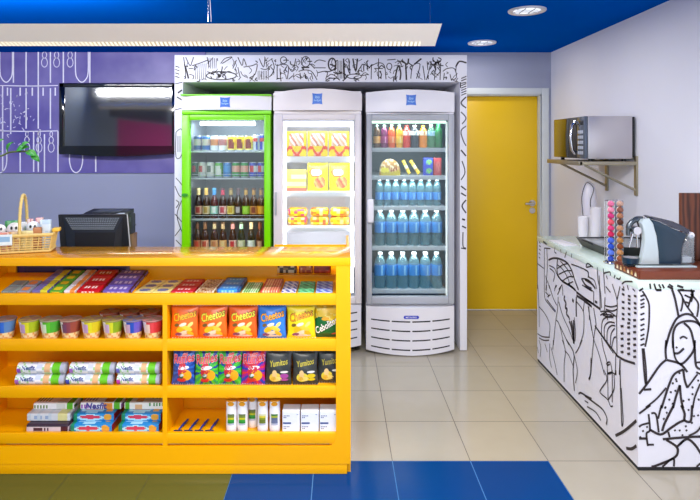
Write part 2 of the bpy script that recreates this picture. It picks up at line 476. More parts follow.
for x in range(582, 662, 12): crop(175, 50, 7, [[(x, 145), (x, 208)]], .6)
circ = lambda x, y, rx, ry: [(x+rx*math.cos(t*PI/7), y+ry*math.sin(t*PI/7)) for t in range(15)]
crop(270, 50, 7, [circ(95, 72, 22, 24),[(50,110),(95,100),(130,120),(120,205)],[(50,110),(50,205)],[(70,130),(75,205)],[(130,120),(160,150),(180,60)],[(160,180),(130,205)],circ(250,82,30,36),[(200,150),(240,140),(290,150),(330,210)],[(310,90),(340,70),(390,80)],[(310,125),(390,125)],[(330,160),(400,150),(390,205)],[(400,190),(430,170),(470,190)],[(535,100),(560,170),(550,60)],circ(590,185,50,16),[(615,150),(650,100),(690,120)],[(640,180),(690,170)],[(10,60),(30,120),(10,180)],[(210,160),(215,205)],[(240,160),(260,205)],[(290,165),(300,205)]])
crop(270, 50, 7, [[(220,122),(275,122)],circ(435,100,26,42),[(515,60),(522,205)],[(580,60),(600,150),(612,60)],[(420,100),(445,110)]], 1.7)
for x in range(472, 515, 10): crop(270, 50, 7, [[(x, 75), (x, 200)]], .6)
crop(370, 50, 7, [[(10,110),(60,90),(100,110),(112,205)],[(10,110),(8,205)],[(60,60),(60,205)],[(30,130),(90,130)],circ(135,115,18,22),[(120,70),(180,65)],[(285,200),(300,110),(350,100),(325,200)],[(370,110),(385,210)],[(400,80),(405,140)],[(430,80),(395,210)],[(460,110),(450,210)],[(495,90),(490,210)],[(510,150),(540,130),(590,130),(605,190),(580,210)],[(520,160),(515,210)],[(560,170),(570,215)],[(600,150),(605,110),(620,90)],[(470,120),(490,150),(465,180)]])
crop(370, 50, 7, [[(175,210),(185,150),(200,110),(215,160),(210,210)],[(220,70),(260,100),(270,60)],[(250,100),(255,210)],[(360,60),(310,100)],[(450,100),(490,80)],[(600,120),(625,80),(682,90)]], 1.8)
rnd = random.Random(11)
for k in range(170):   # finer marks between the figures
    x, y = rnd.uniform(184, 458), rnd.uniform(56.5, 80.5); a = rnd.choice([0, 1.5, 1.6, .8, 2.3, rnd.random()*3]); l = rnd.uniform(2, 9); c_ = rnd.uniform(-2.5, 2.5)
    ST.append(([(x, y), (x+l*math.cos(a)/2-c_*math.sin(a), y+l*math.sin(a)/2+c_*math.cos(a)), (x+l*math.cos(a), y+l*math.sin(a))], rnd.choice([.7, .8, 1.2])))
for k in range(8): ST.append(([(461.2, 78.5+k*2.4), (466.3, 76.4+k*2.4)], 1.2))
# the right upright
ST += [([(466,97),(461,103),(466,108)],1.5),([(461,112),(466,118),(462,124)],1.2),([(466,126),(461,131),(463,140),(466,146)],1.2),([(461,150),(466,156)],1.6),([(462,161),(465,172),(461,180)],1.2),([(461,186),(466,190)],1.6),([(461,193),(466,196)],1.6),([(466,200),(462,206),(466,213)],1.6),([(462,219),(465,220)],2),([(462,226),(466,228)],1.6),([(463,232),(463,246),(466,248)],1.2),([(461,248),(466,249)],1.2)]
# the left upright
ST += [([(175.3,66+k*3.4),(179.5,67.5+k*3.4)],1.2) for k in range(4)]+[([(175,84),(182,81)],1),([(178,93),(182,90)],2),([(177,97),(182,100)],1.6),([(175,110),(182,108)],1),([(176,132),(182,130),(182,154),(176,157),(176,132)],.9),([(178,136),(178,152)],.7),([(180,136),(180,152)],.7),([(176,178),(182,185),(182,190)],.9),([(175,186),(179,195),(182,197)],.9),([(176,200),(179,203),(176,208)],.9),([(182,200),(177,215),(182,232)],.9),([(175,214),(182,222)],.9),([(175,236),(181,228)],.9),([(176,240),(182,246)],.9)]
xa, xb, xc, xd = X(174.5, PF), X(183, PF), X(460, PF), X(467, PF); zt, zb = Z(55, PF), Z(82, PF)
DP = YB-.021-PF
parts = {'top_panel': MB().box(xa, xd, 0, DP, zb, zt, .001), 'side_panel': MB().box(xa, xb, 0, DP, .005, zb, .001), 'side_panel ': MB().box(xc, xd, 0, DP, .005, zb, .001)}
pxm = PF/F
for pts, w in ST:
    cy = sum(p[1] for p in pts)/len(pts); cx = sum(p[0] for p in pts)/len(pts)
    if cy < 82: k = 'top_panel'; pts = [(min(max(p[0], 175), 466.5), min(max(p[1], 55.6), 81.4)) for p in pts]
    else: k = 'side_panel' if cx < 300 else 'side_panel '
    if k != 'top_panel':
        lo, hi = (175, 182.6) if cx < 300 else (460.5, 466.6); pts = [(min(max(p[0], lo), hi), max(p[1], 82.4)) for p in pts]
    parts[k].ribbon(pts, w*.86, mpS, mi=1)
for k, bb in parts.items(): bb.build(k.strip(), [m_counterwhite, m_ink], sur)

# ================================================================== DRAWN COFFEE COUNTER
CXF, CYF, CYB, CH = 1.463, 2.68, 4.05, .926
cc = thing('coffee_counter', 'white counter covered in black line drawings along the right wall', 'counter', (CXF, CYF, 0))
LF, FF = [], []
def Lc(ox, oy, s, lines, w=.009):
    for l in lines: LF.append(([(ox+p[0]/s, oy+p[1]/s) for p in l], w))
def Fc(ox, oy, s, lines, w=.009):
    for l in lines: FF.append(([(ox+p[0]/s, oy+p[1]/s) for p in l], w))
S = 500/60
Lc(532,230,S,[[(48,90),(46,200),(47,350),(48,490)],[(62,100),(72,112)],[(62,130),(76,140)],[(62,160),(75,170)],[(60,190),(72,205)],[(60,225),(70,235)],[(105,150),(105,500)],[(125,150),(130,300),(117,500)],[(105,150),(155,155)],[(48,280),(100,320)],
 [(215,290),(260,330),(300,400),(320,460)],[(240,260),(300,330),(340,400)],[(225,370),(290,340),(330,340)],[(255,425),(310,390),(350,390)],[(300,450),(345,430)],[(215,320),(260,290),(300,280)],[(145,295),(190,320),(210,370),(240,410),(330,470)],[(150,320),(190,360),(180,430)],[(195,140),(190,180),(205,195)],[(240,160),(245,190)],[(290,180),(275,230)],[(335,195),(330,230)],[(330,285),(400,310),(465,345),(470,400)],[(460,285),(455,310),(500,300)],[(415,405),(460,410),(500,440)],[(190,490),(210,460)],[(225,495),(255,455)],[(115,380),(125,440)],[(130,420),(150,490)]])
Lc(532,230,S,[[(95,95),(125,120)],[(140,250),(180,235),(230,240),(290,270),(330,330),(360,420),(390,500)],[(215,240),(210,320),(220,380),(260,430),(330,470),(360,500)],[(415,405),(450,460),(500,490)]],.015)
Lc(532,285,S,[[(50,0),(60,180),(62,350)],[(60,180),(110,240),(150,330),(145,430)],[(48,405),(90,430),(150,435)],[(60,440),(100,460),(145,460)],[(105,0),(110,110),(150,170),(195,225)],[(125,120),(200,220)],[(145,0),(180,110),(210,170)],[(115,60),(145,90)],[(130,100),(155,80)],[(200,0),(190,50)],[(250,0),(215,80)],[(255,10),(260,90)],[(220,100),(215,200),(200,300),(180,500)],[(225,140),(260,260),(310,370),(350,480)],[(200,290),(230,330),(270,500)],[(225,320),(310,500)],[(310,0),(370,50),(375,100)],[(375,140),(420,200),(435,260),(430,400),(400,500)],[(440,130),(430,220)],[(470,170),(485,280),(500,380)],[(420,0),(500,50)],[(355,270),(365,400),(360,470)],[(125,0),(120,50)]])
Lc(532,285,S,[[(275,90),(270,120),(285,150),(280,190),(295,200),(290,240),(310,270),(315,290)],[(375,60),(440,110),(500,150)],[(375,90),(440,130),(500,180)],[(372,100),(370,180),(372,265)],[(310,0),(345,25),(365,45)]],.017)
Lc(532,285,S,[[(312,300),(330,350),(350,480)],[(330,298),(345,380),(350,480)],[(350,292),(352,400),(350,490)]],.022)
Lc(532,285,S,[[(338,122),(350,138)]],.024)
Lc(532,340,S,[[(60,0),(75,60),(70,140)],[(48,60),(55,110)],[(150,30),(150,150),(165,230)],[(160,60),(190,180),(212,290)],[(180,0),(175,80)],[(255,0),(280,90),(270,200),(270,350)],[(275,90),(310,130),(350,230)],[(420,0),(390,70),(365,110)],[(350,110),(380,250),(365,360)],[(110,30),(130,100)]])
Lc(532,340,S,[[(290,0),(350,110),(345,250),(355,425)],[(390,450),(410,440),(460,470),(500,490)],[(495,150),(490,280),(475,330)]],.013)
Lc(585,260,S,[[(10,40),(30,30),(70,60)],[(0,80),(30,100),(35,140),(80,170),(100,240)],[(0,220),(70,260)],[(0,350),(60,390)],[(105,60),(110,160),(130,260),(140,400)],[(155,70),(160,140),(170,280)],[(120,130),(130,420)],[(170,310),(165,420)],[(75,260),(75,370)],[(175,220),(215,270)],[(230,200),(270,340),(265,500)],[(295,220),(270,330)],[(170,380),(220,390),(270,380)],[(175,410),(230,425),(270,410)],[(160,110),(210,100),(215,130)],[(180,130),(190,160)],[(245,150),(255,125)],[(265,150),(290,160),(300,140)],[(310,200),(340,180),(400,180)],[(320,220),(330,235)],[(355,210),(365,250)],[(400,240),(420,260)],[(130,430),(200,430),(260,470)],[(130,460),(180,440),(190,500)],[(35,390),(40,500)],[(75,400),(90,500)],[(150,450),(230,460)]])
Lc(585,260,S,[[(0,160),(60,200),(90,240)],[(0,320),(60,360),(130,410)],[(85,345),(105,355)]],.016)
for x, ys in ((320,(245,285,350,400,450,490)),(370,(300,330,360,405,450,495)),(420,(300,360,400,440))):
    Lc(585,260,S,[[(x-10,y-2),(x+12,y+4)] for y in ys],.013)
for x, ys in ((310,(95,155,200,258,310)),(365,(70,105,155,205,240,280,325)),(415,(45,95,145,200,250,300,350))):
    Lc(585,315,S,[[(x-10,y),(x+14,y-3)] for y in ys],.013)
Lc(585,315,S,[[(140,180),(145,60),(180,20),(240,20)],[(165,190),(165,100),(200,60),(250,65)],[(185,220),(190,130),(220,90),(255,90)],[(215,250),(220,160),(250,110)],[(225,270),(240,200),(260,180)],[(265,0),(270,350)],[(40,0),(60,120),(75,200),(120,330),(165,500)],[(95,80),(75,200),(50,500)],[(100,110),(240,320)],[(140,190),(155,280),(185,390),(190,500)],[(180,410),(205,390),(220,420),(225,480),(190,490)],[(190,420),(210,410)],[(260,330),(255,500)],[(150,0),(200,15),(250,5)],[(85,0),(95,80)]])
Lc(585,315,S,[[(270,340),(330,375),(420,405)],[(85,90),(150,180),(250,310),(270,340)],[(295,370),(290,500)]],.014)
Lc(585,370,S,[[(160,0),(185,80),(135,160),(130,190),(190,245),(215,300),(235,300)],[(190,0),(195,240)],[(230,0),(230,270)],[(245,40),(245,160),(195,250)],[(190,30),(225,20),(260,40)],[(305,150),(320,400),(315,470)],[(20,305),(90,350),(135,420)],[(0,255),(30,275)],[(260,0),(262,40)]])
Lc(585,370,S,[[(50,0),(45,60),(35,80)],[(295,0),(300,200),(310,470)],[(0,215),(90,280),(150,330),(185,400),(180,455)]],.012)
Lc(590,420,S,[[(215,130),(290,90),(390,5)],[(305,235),(350,240),(390,215)]],.016)
T = 500/68
Fc(632,280,T,[[(75,80),(110,140),(125,200),(120,350),(95,490)],[(130,25),(135,65)],[(160,25),(175,70)],[(175,75),(215,75)],[(195,30),(210,60)],[(220,30),(235,60)],[(270,30),(300,50)],[(335,70),(370,130),(365,200),(355,230)],[(370,130),(400,190),(450,255)],[(345,75),(460,80)],[(450,75),(410,200)],[(430,100),(480,160),(485,210),(475,270)],[(385,110),(430,130)],[(390,160),(420,170)],[(350,430),(375,415),(405,430)],[(50,80),(80,60)]]+[[(60,y),(90,y-12)] for y in (120,150,180,205,255,295,335,370,410,440,480)], .011)
Fc(632,280,T,[[(290,60),(315,140),(340,265)],[(245,500),(265,420),(290,350),(330,280),(390,250),(440,260),(480,300),(520,380),(540,480)],[(300,500),(300,400),(320,340),(360,310),(420,300),(470,310),(505,340)],[(380,315),(430,370),(460,500)],[(260,45),(300,65)],[(330,40),(375,55)],[(430,70),(445,110),(430,160)]],.014)
Fc(632,340,T,[[(300,0),(305,80),(320,140),(350,175)],[(85,60),(100,200),(105,320)],[(75,60),(90,260),(100,330)],[(320,50),(332,58)],[(405,350),(450,290),(480,250)],[(470,165),(520,160)],[(470,235),(505,250)],[(500,320),(460,420),(445,500)],[(250,350),(180,430),(100,495)]],.011)
Fc(632,340,T,[[(250,0),(245,80),(250,140)],[(460,0),(455,60),(430,110),(380,165),(350,175)],[(305,95),(340,95),(380,60)],[(250,145),(330,165),(370,190),(405,235)],[(250,145),(200,190),(110,320),(48,395)],[(85,365),(140,360)],[(375,215),(310,250),(270,330),(215,500)],[(375,215),(385,290),(405,350)],[(460,60),(470,190),(520,215)],[(350,330),(320,420),(300,500)],[(350,330),(360,440),(375,500)]],.014)
Fc(632,340,T,[[(x,y),(x+dx,y+14)] for x,y,dx in ((320,280,3),(295,310,6),(285,375,-3),(315,365,4),(270,430,5),(300,460,-4),(240,490,4),(380,440,-8),(415,430,3),(445,390,-4),(440,340,6),(485,290,0),(485,430,8),(345,235,4),(325,295,2))],.012)
Fc(632,405,T,[[(48,62),(135,0)],[(120,65),(130,180),(105,210),(115,300)],[(140,60),(175,70),(195,200)],[(215,0),(190,100)],[(48,160),(70,145),(125,130)],[(115,290),(160,290)],[(210,465),(300,390),(305,460)],[(265,195),(275,235)],[(350,290),(380,260)],[(415,225),(480,190),(520,130)],[(470,455),(505,425)]],.012)
Fc(632,405,T,[[(305,0),(240,130),(220,190)],[(360,0),(385,60),(385,110),(430,115),(440,0)],[(130,180),(210,215),(280,170),(340,130),(385,110)],[(48,245),(105,245)],[(225,250),(400,235),(520,230)],[(250,255),(320,300),(335,340),(310,385),(200,435),(95,470)],[(330,305),(400,250),(460,290),(520,380)]],.015)
Fc(632,405,T,[[(x,y),(x+8,y+10)] for x,y in ((240,10),(250,50),(228,95),(310,180),(345,180),(390,150),(395,180),(365,215),(435,125),(480,70),(450,75),(410,30),(75,185),(105,155),(55,230))],.012)
# the drawing runs on past the frame
Fc(700,280,T,[[(20,60),(60,160),(40,300),(90,420)],[(120,40),(160,200),(130,380)],[(40,340),(140,380),(260,340)],[(200,60),(220,240),(300,340)],[(60,480),(180,460),(300,500)],[(100,560),(60,760),(120,980)],[(200,560),(260,760),(220,1000)],[(20,900),(160,860),(320,920)],[(30,1150),(160,1080),(330,1120)],[(40,1290),(200,1240),(340,1280)]],.013)
body = MB(); body.box(0, XR-CXF-.002, 0, CYB-CYF, .02, CH-.036)
top = MB(); top.box(-.001, XR-CXF-.002, -.001, CYB-CYF+.001, CH-.036, CH, .0015, mi=0)
def mL(y, z): return (-.0022, y-CYF, z)
def mF(x, z): return (x-CXF, -.0022, z)
zs = CH-.036
def put(pts3, w, mapf):
    if len(pts3) == 2: pts3 = [pts3[0], tuple((pts3[0][k]+pts3[1][k])/2 for k in range(2)), pts3[1]]
    q = smooth_line(pts3, 6)
    for tgt, lo, hi in ((body, .022, zs), (top, zs, CH-.001)):
        run = []
        for p in q+[None]:
            if p is not None and lo-.004 <= p[1] <= hi+.004: run.append((p[0], min(max(p[1], lo), hi)))
            else:
                if len(run) > 1: tgt.ribbon(run, w, mapf, mi=1, sm=False)
                run = []
for pts, w in LF:
    w *= .88
    put([(min(max(CXF*F/(p[0]-CX), CYF+.004), CYB-.004), EYE+(CY-p[1])*(CXF/(p[0]-CX))) for p in pts], w, mL)
for pts, w in FF:
    w *= .8
    put([(min(max(X(p[0], CYF), CXF+.004), XR-.008), Z(p[1], CYF)) for p in pts], w, mF)
body.build('body', [m_counterwhite, m_ink], cc); top.build('worktop', [m_worktop, m_ink], cc)
MB().box(.003, XR-CXF-.004, .003, CYB-CYF-.004, .0005, .02).build('plinth', m_dark, cc)  # dark strip almost flush; the shadow along the base put into its colour
# ================================================================== YELLOW DISPLAY COUNTER
YF = 2.65; YK = 2.93; XLc, XRc = -1.83, .053
dc = thing('display_counter', 'yellow glossy sales counter with open shelves full of snacks', 'counter', (0, YF, 0))
TOP = 1.052
MB().box(XLc, XRc, .0065, YK-YF+.012, 1.032, TOP, .001).build('top_panel', m_ytop, dc)
MB().box(XLc, XRc, 0, .006, 1.0126, TOP, .001).box(XLc+.001, X(336, YF), .0065, .02, 1.0126, 1.0315, .001).build('top_rail', m_yellow, dc)
# front stiles and base (the base has a rounded inner corner at its right end)
sx0 = X(336, YF)
bz = Z(446.5, YF)
poly = [(XRc-.001, .0), (XRc-.001, 1.012), (sx0, 1.012), (sx0, .19)]
for k in range(1, 8):
    a = k/8*PI/2; poly.append((sx0-.045*(1-math.cos(a)), .19-.055*math.sin(a)))
poly += [(sx0-.045, bz), (XLc+.001, bz), (XLc+.001, .052), (XRc-.02, .052), (XRc-.02, .0)]
poly[0] = (XRc-.001, .052); poly = poly[:-2]+[(XLc+.001, .052)] if False else poly[:-2]
MB().prism(poly, .0005, .02).build('base_front', m_yellow, dc)
MB().box(XLc+.002, XRc-.018, .004, .03, .001, .0515, .001).build('plinth', m_yellow, dc)
for z0, z1, nm in ((Z(305.3, YF), Z(293.8, YF), 1), (Z(351.3, YF), Z(339.6, YF), 2), (Z(398.3, YF), Z(386.6, YF), 3), (Z(444.3, YF), Z(433.5, YF), 4)):
    b = MB(); b.box(XLc+.045, .036, .004, .022, z0, z1, .0015); b.box(XLc+.045, .036, .022, YK-YF, z1-.032, z1-.0124); b.build('shelf', m_yellow, dc)
SH = [Z(p, YF)-.012 for p in (293.8, 339.6, 386.6, 433.5)]
MB().box(X(162.4, YF), X(167, YF), .003, YK-YF, bz, Z(305, YF)-.0005).build('divider', m_yellow, dc)
MB().box(XLc+.001, XLc+.045, .0205, YK-YF, .002, 1.0315).build('end_panel', m_yellow, dc)
MB().box(.036, XRc-.001, .0205, .67, .002, TOP-.001, .001).build('end_panel', m_yellow, dc)
b = MB()
b.box(XLc+.045, .036, YK-YF, YK-YF+.012, .14, Z(275, YK))
sl = [(X(16, YK), X(130, YK)), (X(277, YK), .034)]
b.box(XLc+.045, .036, YK-YF, YK-YF+.012, Z(265, YK), 1.0315)
b.box(XLc+.045, sl[0][0], YK-YF, YK-YF+.012, Z(275, YK), Z(265, YK)); b.box(sl[0][1], sl[1][0], YK-YF, YK-YF+.012, Z(275, YK), Z(265, YK)); b.box(sl[1][1], .036, YK-YF, YK-YF+.012, Z(275, YK), Z(265, YK))
b.build('back_panel', m_yellow, dc)
MB().box(X(270, YK), .0355, YK-YF+.012, YK-YF+.19, Z(275, YK)-.018, Z(275, YK)-.001).box(X(270, YK), .0355, YK-YF+.19, YK-YF+.2, Z(275, YK)-.018, 1.03).build('rear_ledge', m_yellow, dc)
MB().box(XLc+.045, X(135, YK), YK-YF+.012, YK-YF+.1, Z(275, YK)-.03, Z(275, YK)-.012).build('rear_ledge', m_yellow, dc)
# sloping tray for the sweets at the left of the top shelf
SLX0, SLX1 = XLc+.047, X(132, 2.67); SLA = math.atan2(.05, .255)
b = MB(); b.prism([(.016, SH[0]), (.276, SH[0]), (.276, SH[0]+.051)], SLX0, SLX1, 'x'); b.build('sloping_tray', m_yellow, dc)

# ---- packs -------------------------------------------------------
def bar(w, d, h, base, top, style, ends=None, name='sweet_bar', seed=0):
    rnd = random.Random(seed)
    def paint(f, u, v):
        if ends and (u < .09 or u > .91): return ends
        if f == 'top' or f == 'front':
            if style == 'text': return top if (.3 < v < .72 and .18 < u < .8 and int(u*19) % 3 != 0) else base
            if style == 'oval': return top if ((u-.5)/.33)**2+((v-.5)/.32)**2 < 1 else base
            if style == 'stripe': return top if int(u*14) % 2 else base
            if style == 'wave': return top if math.sin(u*14+v*4) > .1 else base
            if style == 'half': return top if u > .55 else base
            if style == 'patch': return rnd.choice([base, base, top, ends or base])
        return base
    b = MB(); b.rbox(w, d, h, min(h*.35, .004), (20, 6, 2), paint)
    return b
RNAMES = ['front', 'second', 'third', 'back']
def bars(x0, x1, cols, rows, h, base, top, style, what, cat, grp, ends=None, slope=False, name='chocolate_bar', lay=1, y0=.022, dmax=.25, gap=.004):
    """rows of small packs lying on the top shelf between photo columns x0..x1 (at the front edge)"""
    xa, xb = X(x0, 2.67), X(x1, 2.67); w = (xb-xa)/cols; d = dmax/rows
    proto = None
    for c in range(cols):
        for r in range(rows):
            yy = y0+d*(r+.5); zz = SH[0]
            rot = (0, 0, 0)
            if slope:
                rot = (SLA, 0, 0); zz = SH[0]+(yy-.016)*math.tan(SLA)+.0003
            colname = '' if cols == 1 else (' left' if c == 0 else ' right')
            rowname = ('front' if r == 0 else 'back' if r == rows-1 else ['', 'second', 'third', 'fourth', 'fifth'][r])
            lab = what.format(row=rowname+colname)
            L = (xa+w*(c+.5), YF+yy, zz)
            if proto is None:
                proto = bar(w-gap, d-.003, h, base, top, style, ends, seed=int(x0)).build(name, m_film, None, L, rot); tag(proto, lab, cat, grp)
            else: dup(proto, L, lab, grp, rot)
bars(0, 15, 1, 2, .016, '#9aa59a', '#5f7a86', 'stripe', 'grey-green sweet pack, {row} row, leftmost on the top shelf', 'sweet', 'grey green sweets', dmax=.13, slope=True, name='sweet_pack')
bars(16, 29, 1, 2, .016, '#8f96a8', '#e08a4a', 'oval', 'grey sweet pack with an orange spot, {row} row on the sloping tray', 'sweet', 'grey orange sweets', dmax=.13, slope=True, name='sweet_pack')
bars(31, 47.5, 1, 4, .02, '#6f6fb0', '#d6d23a', 'half', 'violet and yellow sweet pack, {row} row on the sloping tray', 'sweet', 'violet yellow sweets', slope=True, name='sweet_pack')
bars(48.5, 62, 1, 4, .018, '#55a83a', '#e6cf2e', 'oval', 'green sweet pack with a yellow spot, {row} row on the sloping tray', 'sweet', 'green sweets', slope=True, name='sweet_pack')
bars(63, 75, 1, 4, .02, '#e2e4ec', '#e8924a', 'half', 'white and orange sweet pack, {row} row beside the red bars', 'sweet', 'white orange sweets', slope=True, name='sweet_pack')
bars(76, 99, 1, 3, .02, '#c4102a', '#f2e6e6', 'text', 'red chocolate bar with white lettering, {row} row of the red stack', 'chocolate bar', 'red chocolate bars', slope=True)
bars(100, 131, 1, 4, .018, '#6a5ab8', '#cfc6ee', 'text', 'purple chocolate bar with dark brown ends, {row} row on the sloping tray', 'chocolate bar', 'purple chocolate bars', ends='#4a2326', slope=True)
bars(133, 169, 2, 3, .014, '#eee79a', '#6a7ab4', 'oval', 'pale yellow pack with a blue oval print, {row} of its block', 'sweet', 'pale yellow packs', name='sweet_pack')
bars(170, 193, 1, 3, .018, '#c01238', '#f0d8de', 'text', 'crimson bar with white band, {row} row right of the pale yellow packs', 'chocolate bar', 'crimson bars')
bars(194.5, 214, 1, 4, .017, '#b08a58', '#6a2a28', 'patch', 'brown and gold speckled bar, {row} row beside the crimson bars', 'chocolate bar', 'brown gold bars', ends='#e4dccb')
bars(216, 239, 1, 3, .026, '#1f86d8', '#8ad0f2', 'text', 'bright blue snack bar, {row} row of the blue stack', 'snack bar', 'bright blue bars', ends='#174a9a')
bars(240.5, 258, 1, 4, .014, '#4aa648', '#d2eacb', 'stripe', 'green gum stick, {row} row right of the blue bars', 'gum', 'green gum sticks', name='gum_stick', dmax=.2)
bars(259.5, 279, 1, 4, .02, '#e4c49a', '#c24a4a', 'stripe', 'cream gum stick with red stripes, {row} row right of the green gum', 'gum', 'cream gum sticks', ends='#b8283a', name='gum_stick')
bars(280.5, 296, 1, 4, .014, '#d6dcee', '#3c5ab0', 'wave', 'white gum pack with blue waves, {row} row', 'gum', 'white gum packs', name='gum_pack', dmax=.22)
bars(297, 314, 1, 4, .014, '#5ed09a', '#2f9a6a', 'wave', 'mint green gum pack, {row} row beside the white and blue gum', 'gum', 'mint gum packs', name='gum_pack', dmax=.22)
bars(315, 333, 1, 4, .014, '#3f66cc', '#a8c8f0', 'wave', 'blue gum pack, {row} row at the right end of the top shelf', 'gum', 'blue gum packs', name='gum_pack', dmax=.22)
# packs on the ledge seen through the slot
def ledge(px0, px1, h, base, dots, label, cat, name):
    Y0 = 3.0; w = X(px1, Y0)-X(px0, Y0)
    rnd = random.Random(int(px0))
    cells = {}
    def paint(f, u, v):
        k = (f, int(u*7), int(v*3)); cells.setdefault(k, rnd.choice(dots)); return cells[k]
    b = MB(); b.rbox(w, .09, h, .006, (14, 4, 6), paint)
    tag(b.build(name, m_film, None, ((X(px0, Y0)+X(px1, Y0))/2, 3.013, Z(275, YK)-.0004)), label, cat)
w_ = X(128, 2.98)-X(18, 2.98)
tag(MB().rbox(w_, .07, .075, .008, (14, 4, 4), lambda f, u, v: '#3a2450' if int(u*9) % 3 else '#4c2c62').build('slot_filler', m_paper, None, ((X(18, 2.98)+X(128, 2.98))/2, 2.99, Z(275, YK)-.0114)), 'added dark purple block filling the left slot of the yellow counter', 'box')  # added block that gives the left slot its dark purple tone
ledge(278, 297, .05, '', ['#2a1c14', '#8a7a4a', '#d8d2b8', '#3a2a1e'], 'black and cream snack pack seen through the counter slot', 'snack', 'snack_pack')
ledge(299, 313, .05, '', ['#b85a2a', '#e0b090', '#9a3a24', '#c8803a'], 'orange brown snack pack between the two packs in the slot', 'snack', 'snack_pack')
ledge(314, 331, .052, '', ['#a8381e', '#8a2a1c', '#c0502a'], 'reddish brown box at the right end of the counter slot', 'box', 'snack_box')

# ---- snack cups --------------------------------------------------
def cup(px, Y, hue, side, logo, label, lidc='#b99a8a'):
    t = thing('snack_cup', label, 'snack cup', (X(px, Y), Y, SH[1]), 0, 'snack cups on the second shelf')
    rnd = random.Random(int(px*10))
    blob = [(rnd.uniform(.62, .9), rnd.uniform(.1, .9)) for _ in range(3)]
    def paint(i, a):   # a: turn around the cup, .75 faces the room
        v = i/8
        if v < .35: return '#e6cf9a' if (int(a*22)+i) % 3 else '#d99a5a'
        if .66 < a < .76 and .35 < v < .8: return logo
        if .60 < a < .70: return '#efe6ea'
        return side if a > .8 or a < .2 else hue
    prof = [(.036+.013*k/8, .002+.088*k/8) for k in range(9)]
    b = MB(); b.lathe([(.033, 0)]+prof, 32, paint=lambda i, a: paint(max(i-1, 0), a)); b.build('cup_body', m_film, t)
    b = MB(); b.lathe([(.0495, .0902), (.0515, .0915), (.0515, .0945), (.049, .0965), (.046, .0955), (.0001, .0968)], 32, paint=lambda i, a: '#8e7468' if i == 1 else (lidc if i < 3 or int(a*9) % 2 else '#9c8478'))
    b.build('cup_lid', m_film, t)
cup(5.5, 2.712, '#2f66c8', '#5a82b8', '#1c50b4', 'blue snack cup at the left edge of the second shelf', '#8a8f9a')
cup(30, 2.712, '#d8d22a', '#a8b81e', '#c4a0cc', 'yellow snack cup between the blue cup and the green cup', '#b8a860')
cup(51, 2.712, '#5cbc2a', '#4aa832', '#d8e8c8', 'green snack cup, only green one on the shelf', '#9aa07e')
cup(71, 2.712, '#8a4250', '#9a4a3a', '#7a4a6a', 'maroon snack cup right of the green cup', '#b08a7a')
cup(92, 2.712, '#e0d826', '#d8c41e', '#c8a0cc', 'yellow snack cup right of the maroon cup', '#b0a44e')
cup(113, 2.712, '#d4d62e', '#8aa81e', '#d0b0d4', 'yellow snack cup left of the royal blue cup', '#a8a050')
cup(133.5, 2.712, '#2a50b8', '#6a5ac0', '#d0a8c0', 'royal blue snack cup beside the red cup', '#6a74a8')
cup(153, 2.712, '#e2484e', '#d83a3a', '#f0d0c0', 'coral red snack cup beside the yellow divider', '#c4888a')
for px, l in ((110, 'brown lidded snack cup in the rear row behind the yellow cups'), (130, 'brown lidded snack cup in the rear row behind the royal blue cup'), (150, 'brown lidded snack cup in the rear row behind the coral cup')):
    cup(px, 2.83, '#a85a3a', '#a04a34', '#d8b08a', l, '#a8483e')

